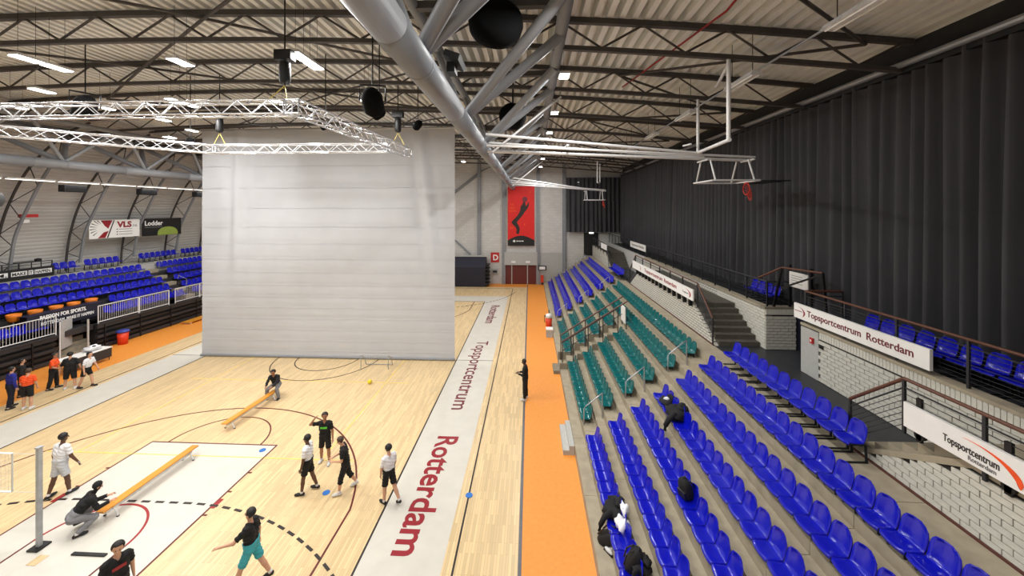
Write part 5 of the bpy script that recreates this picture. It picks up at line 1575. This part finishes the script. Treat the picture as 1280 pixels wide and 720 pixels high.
    for nm, a, b, r0, r1, k in caps:
        m_ = max(r0, r1) + k + 0.05
        i0 = np.maximum(0, np.floor((np.minimum(a, b) - m_ - lo) / h).astype(int)); i1 = np.minimum(dims, np.ceil((np.maximum(a, b) + m_ - lo) / h).astype(int) + 1)
        gx = lo[0] + np.arange(i0[0], i1[0]) * h; gy = lo[1] + np.arange(i0[1], i1[1]) * h; gz = lo[2] + np.arange(i0[2], i1[2]) * h
        X, Yg, Z = np.meshgrid(gx, gy, gz, indexing='ij')
        ab = b - a; L2 = max(ab.dot(ab), 1e-9)
        t = np.clip(((X - a[0]) * ab[0] + (Yg - a[1]) * ab[1] + (Z - a[2]) * ab[2]) / L2, 0, 1)
        d = np.sqrt((X - a[0] - t * ab[0]) ** 2 + (Yg - a[1] - t * ab[1]) ** 2 + (Z - a[2] - t * ab[2]) ** 2) - (r0 + (r1 - r0) * t)
        sl = tuple(slice(i0[q], i1[q]) for q in range(3)); o_ = D[sl]
        hh = np.maximum(k - np.abs(o_ - d), 0) / k
        D[sl] = np.minimum(o_, d) - hh * hh * k * 0.25
    V, F = surface_nets(D, lo, h)
    # nearest limb of every vertex
    best = np.full(len(V), 9.0); bi = np.zeros(len(V), int); bt = np.zeros(len(V))
    for ci, (nm, a, b, r0, r1, k) in enumerate(caps):
        ab = b - a; t = np.clip(((V - a) @ ab) / max(ab.dot(ab), 1e-9), 0, 1)
        d = np.linalg.norm(V - a - t[:, None] * ab, axis=1) - (r0 + (r1 - r0) * t)
        m_ = d < best; best[m_] = d[m_]; bi[m_] = ci; bt[m_] = t[m_]
    names = np.array([c[0] for c in caps])[bi]
    base = min(feet) if not pose.get('base') else pose['base']
    V[:, 2] -= base; 
    off = -base
    V *= s_
    ob = bpy.data.objects.new('person', None); COL.objects.link(ob); ob.location = loc; ob.rotation_euler = (0, 0, face); ob.empty_display_size = 0.2
    tag(ob, label, 'person', group)
    def mk(nm, vv, ff, material):
        me = bpy.data.meshes.new(nm); me.from_pydata(vv.tolist(), [], ff.tolist()); return mesh_obj(nm, me, material, ob, True)
    skin = wear.get('skin', 'skin')
    mk('body', V, F, skin)
    e1 = V[F[:, 2]] - V[F[:, 0]]; e2 = V[F[:, 3]] - V[F[:, 1]]; fn = np.cross(e1, e2)
    N = np.zeros_like(V)
    for q in range(4): np.add.at(N, F[:, q], fn)
    N /= np.linalg.norm(N, axis=1)[:, None] + 1e-9
    rng = np.random.RandomState(abs(hash(label)) % 1000 if False else len(label))
    def cover(nm, mask, material, thick):
        fm = mask[F].all(1); ff = F[fm]
        if len(ff) == 0: return
        u, inv = np.unique(ff, return_inverse=True); ff = inv.reshape(ff.shape)
        th2 = thick[u] if hasattr(thick, '__len__') else np.full(len(u), thick)
        outer = V[u] + N[u] * th2[:, None]; inner = V[u] + N[u] * 0.001; n = len(u)
        ed = {}
        for f in ff:
            for q in range(4):
                a, b = f[q], f[(q + 1) % 4]
                if (b, a) in ed: del ed[(b, a)]
                else: ed[(a, b)] = 1
        rim = np.array([(b, a, a + n, b + n) for a, b in ed], int)
        mk(nm, np.concatenate([outer, inner]), np.concatenate([ff, rim]) if len(rim) else ff, material)
    isn = lambda *p: np.isin(names, p)
    zl_ = V[:, 2]
    fold = 0.006 * np.sin(zl_ * 70 + V[:, 0] * 40) * s_
    pelz = (off) * s_
    # shirt
    tors = isn('abdomen', 'chest', 'shoulder') | (isn('pelvis') & ((V - np.array((0, 0, pelz))) @ up > 0.02 * s_))
    hem = wear.get('hem', 0.0)
    if hem: tors = tors | (isn('pelvis', 'thighL', 'thighR') & ((V - np.array((0, 0, pelz))) @ up > -hem * s_))
    slv = wear.get('sleeve', 0.75)
    if slv <= 1: arms = isn('upperarmL', 'upperarmR') & (bt < slv)
    else: arms = isn('upperarmL', 'upperarmR', 'forearmL', 'forearmR') & ~(isn('forearmL', 'forearmR') & (bt > 0.93))
    cover('shirt' if slv <= 1 else 'jacket', tors | arms, wear['top'], 0.017 * s_ + fold)
    # trousers or shorts
    leg = wear.get('leg', 0.8)     # <1 shorts to that share of the thigh, 1..2 down the shin
    pants = isn('pelvis') | (isn('thighL', 'thighR') & (bt < min(leg, 1.01)))
    if leg > 1: pants |= isn('shinL', 'shinR')
    if leg > 1.5: pants |= isn('shinL2', 'shinR2') & (bt < leg - 1)
    cover('shorts' if leg < 1 else 'trousers', pants, wear['bottom'], (0.012 + (0.022 * np.clip(bt, 0, 1) if leg < 1 else 0.012)) * s_ + fold * 0.8)
    for nm in 'LR':
        cover('sock', isn('shin%s2' % nm) & (bt > 0.8), wear.get('sock', 'cloth_white'), 0.004)
        cover('shoe', isn('foot' + nm), wear.get('shoe', 'shoe_white'), 0.012)
        so = isn('foot' + nm) & (N[:, 2] < -0.5)
        cover('shoe_sole', so, 'shoe_white', 0.016)
    hv = (V / s_ - np.array((0, 0, off)) - hc)
    hz_, hy_ = hv @ hup, hv @ hf
    hair = isn('head') & ((hz_ > 0.085 - 0.1 * np.clip(0.05 - hy_, 0, 1)) | ((hy_ < 0.0) & (hz_ > -0.06)) | ((hy_ < 0.035) & (hz_ > 0.02)))
    cover('hair' if not wear.get('hood') else 'hood', hair if not wear.get('hood') else (isn('head', 'neck') & ((hy_ < 0.045) | (hz_ > 0.09))), wear['top'] if wear.get('hood') else wear.get('hair', 'hair'), (0.004 + (0.011 + 0.004 * np.sin(hz_ * 120 + hy_ * 140)) * np.clip((0.075 - hy_) / 0.05, 0, 1) * np.clip((hz_ + 0.07) / 0.07, 0, 1)) * s_)
    for e in (-1, 1):
        p = (hc + hf * 0.083 + hr * 0.032 * e + hup * 0.022 + np.array((0, 0, off))) * s_
        MB().lathe([(0.002, -0.009), (0.009, -0.004), (0.009, 0.004), (0.002, 0.009)], tuple(p), 8).build('eye', 'line_black', ob, True)
    if wear.get('print'):
        pc = (pel + up * 0.36 + fw * (0.122 * fat) + np.array((0, 0, off))) * s_
        o_ = MB().box((-0.11, -0.006, -0.03), (0.11, 0.012, 0.03)).build('shirt_print', wear['print'], ob); o_.location = tuple(pc); o_.rotation_euler = (-lean, 0, 0)
    if holds:
        e, nm, material, size = holds
        hp_ = None
        for c in caps:
            if c[0] == 'hand' + e: hp_ = c[2]
        hp_ = (hp_ + np.array((0, 0, off))) * s_
        t_ = thing(nm[0], tuple(Matrix.Translation(Vector(loc)) @ Matrix.Rotation(face, 4, 'Z') @ Vector(hp_)), nm[1], nm[2], None, 0, False)
        t_.rotation_euler = (0.5, 0.2, face)
        MB().box(tuple(-q / 2 for q in size), tuple(q / 2 for q in size)).build('case', material, t_); MB().box((-size[0] * 0.4, -size[1] / 2 - 0.002, -size[2] * 0.45), (size[0] * 0.4, -size[1] / 2, size[2] * 0.45)).build('screen', 'black', t_)
    return ob
DN = (0.12, 0.05, -1); DNl = (-0.12, 0.05, -1)
def fdir(dx, dy):     # rotation so that local +Y looks along (dx,dy)
    return math.atan2(-dx, dy)
STAND = [(0.05, 0.08, 0.06), (-0.03, 0.05, 0.06)]
HANG = [((-0.22, 0.0, -1), (-0.1, 0.2, -1)), ((0.22, 0.0, -1), (0.1, 0.2, -1))]
person((-14.42, 10.9, 0.013), fdir(0.12, 1), 'person in white T-shirt and pale shorts seen from behind, walking beside the white key',
       dict(lean=0.1, legs=[(-0.12, 0.15, 0.10), (0.18, 0.1, 0.10)], arms=[((-0.3, -0.1, -1), (-0.2, 0.15, -1)), ((0.3, 0.15, -1), (0.2, 0.45, -0.9))], head=(0.2, 0.1)),
       dict(top='cloth_white', bottom='cloth_lgrey', skin='skin_d', shoe='shoe_black', leg=0.75), 1.87, None, ('R', ('mobile_phone', 'pale phone in the hand of the person in white', 'phone'), 'cloth_lgrey', (0.075, 0.01, 0.15)))
person((-12.35, 9.62, 0.013), fdir(0.55, 0.8), 'person crouching in black hoodie and grey trousers at the end of the gym bench',
       dict(lean=0.75, legs=[(1.5, 2.35, 0.25), (1.25, 2.2, 0.22)], arms=[((-0.1, 0.35, -0.9), (0.15, 0.95, 0.1)), ((0.1, 0.35, -0.9), (-0.15, 0.95, 0.1))], head=(0, 0.0), curl=0.8),
       dict(top='cloth_black', bottom='cloth_grey', skin='skin', shoe='shoe_black', leg=1.95, sleeve=2, hood=True), 1.78)
person((-8.72, 7.55, 0.005), fdir(0.75, -0.35), 'person with curly black hair and black T-shirt with red and white print',
       dict(lean=0.05, legs=STAND, arms=[((-0.25, -0.25, -1), (-0.1, 0.0, -1)), ((0.3, 0.1, -1), (0.2, 0.2, -1))], head=(0.3, 0.15)),
       dict(top='cloth_black', bottom='cloth_black', skin='skin', shoe='shoe_white', print='line_bred'), 1.77)
person((-6.5, 8.5, 0.005), fdir(-1, -0.15), 'person in black T-shirt and teal shorts holding out one open hand',
       dict(lean=0.05, legs=[(0.38, 0.05, 0.06), (-0.32, 0.2, 0.08)], arms=[((-0.3, 0.75, -0.65), (-0.15, 1, -0.12)), ((0.25, -0.2, -1), (0.2, 0.1, -1))], heel={'R': 0.5}, head=(0, 0.0), curl=0.1),
       dict(top='cloth_black', bottom='cloth_teal', skin='skin', shoe='shoe_black', leg=0.85), 1.8)
person((-6.9, 11.4, 0.005), fdir(-0.75, -0.1), 'person in white T-shirt and black shorts standing with arms down beside the blue dot',
       dict(lean=0.02, legs=[(0.2, 0.1, 0.05), (-0.2, 0.15, 0.05)], arms=[((-0.15, 0.1, -1), (-0.05, 0.25, -1)), ((0.15, -0.1, -1), (0.1, 0.1, -1))], head=(0.0, 0.1)),
       dict(top='cloth_white', bottom='cloth_black', skin='skin_d', shoe='shoe_black', leg=0.72), 1.78)
person((-7.1, 12.75, 0.005), fdir(0.15, -1), 'person in black shirt with green print raising a hand to the head',
       dict(lean=0.02, legs=[(0.1, 0.05, 0.10), (-0.1, 0.05, 0.10)], arms=[((-0.25, 0.0, -1), (-0.15, 0.3, -1)), ((0.95, 0.25, 0.05), (-0.65, 0.1, 0.9))], head=(-0.2, 0.1)),
       dict(top='cloth_black', bottom='cloth_black', skin='skin_m', shoe='shoe_white', leg=0.85, print='print_green'), 1.74)
person((-5.75, 11.5, 0.005), fdir(-0.8, -0.35), 'person in black T-shirt and black knee-length trousers looking down',
       dict(lean=0.14, legs=[(0.32, 0.2, 0.05), (-0.22, 0.35, 0.05)], arms=[((-0.25, 0.15, -0.95), (0.5, 0.9, -0.1)), ((0.25, 0.2, -0.95), (-0.5, 0.85, -0.1))], heel={'R': 0.45}, head=(0.1, 0.4)),
       dict(top='cloth_black', bottom='cloth_black', skin='skin', hair='hair_b', shoe='shoe_white', leg=1.3), 1.74)
person((-4.22, 11.1, 0.013), fdir(-0.7, 0.5), 'person in white T-shirt and black shorts walking onto the white lettered strip',
       dict(lean=0.0, legs=[(0.12, 0.08, 0.04), (-0.32, 0.3, 0.04)], arms=[((-0.15, 0.15, -1), (0.1, 0.35, -1)), ((0.2, 0.1, -1), (0.0, 0.4, -1))], heel={'R': 0.5}, head=(-0.1, 0.2)),
       dict(top='cloth_white', bottom='cloth_black', skin='skin', shoe='shoe_black', leg=0.8), 1.72)
person((-11.95, 17.25, 0.005), fdir(0.1, -1), 'person in black hoodie and grey trousers sitting on the end of the gym bench',
       dict(lean=0.45, legs=[(1.4, 1.5, 0.28), (1.4, 1.6, 0.28)], arms=[((-0.1, 0.75, -0.75), (0.3, 0.8, -0.3)), ((0.1, 0.75, -0.75), (-0.3, 0.8, -0.3))], head=(0, 0.1)),
       dict(top='cloth_black', bottom='cloth_grey', skin='skin_m', shoe='shoe_black', leg=1.95, sleeve=2), 1.76)
person((-0.2, 17.45, 0.01), fdir(-0.9, 0.1), 'person in black tracksuit standing on the orange border looking at a phone',
       dict(lean=0.02, legs=STAND, arms=[((-0.15, 0.15, -1), (0.25, 1, 0.25)), ((0.15, 0.1, -1), (-0.3, 1, 0.0))], head=(0, 0.3)),
       dict(top='cloth_black', bottom='cloth_black', skin='skin_d', shoe='shoe_white', leg=1.95, sleeve=2), 1.84, None, ('L', ('mobile_phone', 'dark phone held by the person on the orange border', 'phone'), 'black', (0.075, 0.01, 0.15)))
person((-22.95, 15.6, 0.005), fdir(0.3, 1), 'person in blue jacket and dark trousers at the edge of the orange strip',
       dict(lean=0.03, legs=[(0.1, 0.05, 0.08), (-0.1, 0.1, 0.08)], arms=HANG), dict(top='cloth_blue', bottom='cloth_navy', skin='skin', leg=1.95, sleeve=2, shoe='shoe_black'), 1.82)
person((-23.9, 16.6, 0.005), fdir(0.6, 0.8), 'person in dark clothes half hidden behind the blue jacket',
       dict(lean=0.03, legs=STAND, arms=HANG), dict(top='cloth_black', bottom='cloth_black', skin='skin', leg=1.95, sleeve=2, shoe='shoe_black'), 1.75)
person((-22.1, 15.55, 0.005), fdir(-0.4, 0.9), 'person in orange vest and black shorts with bare legs',
       dict(lean=0.05, legs=STAND, arms=[((-0.2, 0.1, -1), (0.1, 0.5, -1)), ((0.2, 0.1, -1), (-0.1, 0.5, -1))], head=(0, 0.2)), dict(top='cloth_orange', bottom='cloth_black', skin='skin', leg=0.8, hair='hair_b'), 1.76)
person((-23.3, 17.35, 0.005), fdir(0.8, 0.5), 'person in orange vest and long black trousers by the dark table',
       dict(lean=0.05, legs=[(0.12, 0.1, 0.1), (-0.1, 0.1, 0.1)], arms=[((-0.25, 0.2, -1), (0.1, 0.9, -0.4)), ((0.25, 0.2, -1), (-0.1, 0.9, -0.4))]), dict(top='cloth_orange', bottom='cloth_black', skin='skin_m', leg=1.95, shoe='shoe_black'), 1.76)
person((-22.5, 17.4, 0.005), fdir(-0.5, 0.8), 'heavily built person in wide black shirt and black shorts',
       dict(lean=0.02, legs=[(0.06, 0.05, 0.14), (-0.05, 0.05, 0.14)], arms=[((-0.45, 0.0, -1), (-0.25, 0.2, -1)), ((0.45, 0.0, -1), (0.25, 0.2, -1))]), dict(top='cloth_black', bottom='cloth_black', skin='skin', leg=0.95, fat=1.25, hem=0.08, sleeve=0.95), 1.8)
person((-21.9, 17.6, 0.005), fdir(1, 0.2), 'person in white polo shirt and black shorts leaning forward',
       dict(lean=0.22, legs=[(0.3, 0.2, 0.05), (-0.2, 0.15, 0.06)], arms=[((-0.2, 0.3, -1), (-0.1, 0.4, -1)), ((0.2, -0.1, -1), (0.1, 0.2, -1))], head=(0, 0.0)), dict(top='cloth_white', bottom='cloth_black', skin='skin', leg=0.7, shoe='shoe_black', sock='cloth_black'), 1.76)
t = thing('jacket', (-24.9, 20.3, 0.762), 'white jacket with dark print lying on the table', 'jacket')
lump('body', (-24.9, 20.3, 0.90), (0.3, 0.4, 0.14), 'cloth_white', t, 8, 0.3); lump('dark_print', (-24.8, 20.25, 1.0), (0.1, 0.1, 0.06), 'cloth_black', t, 9, 0.3)
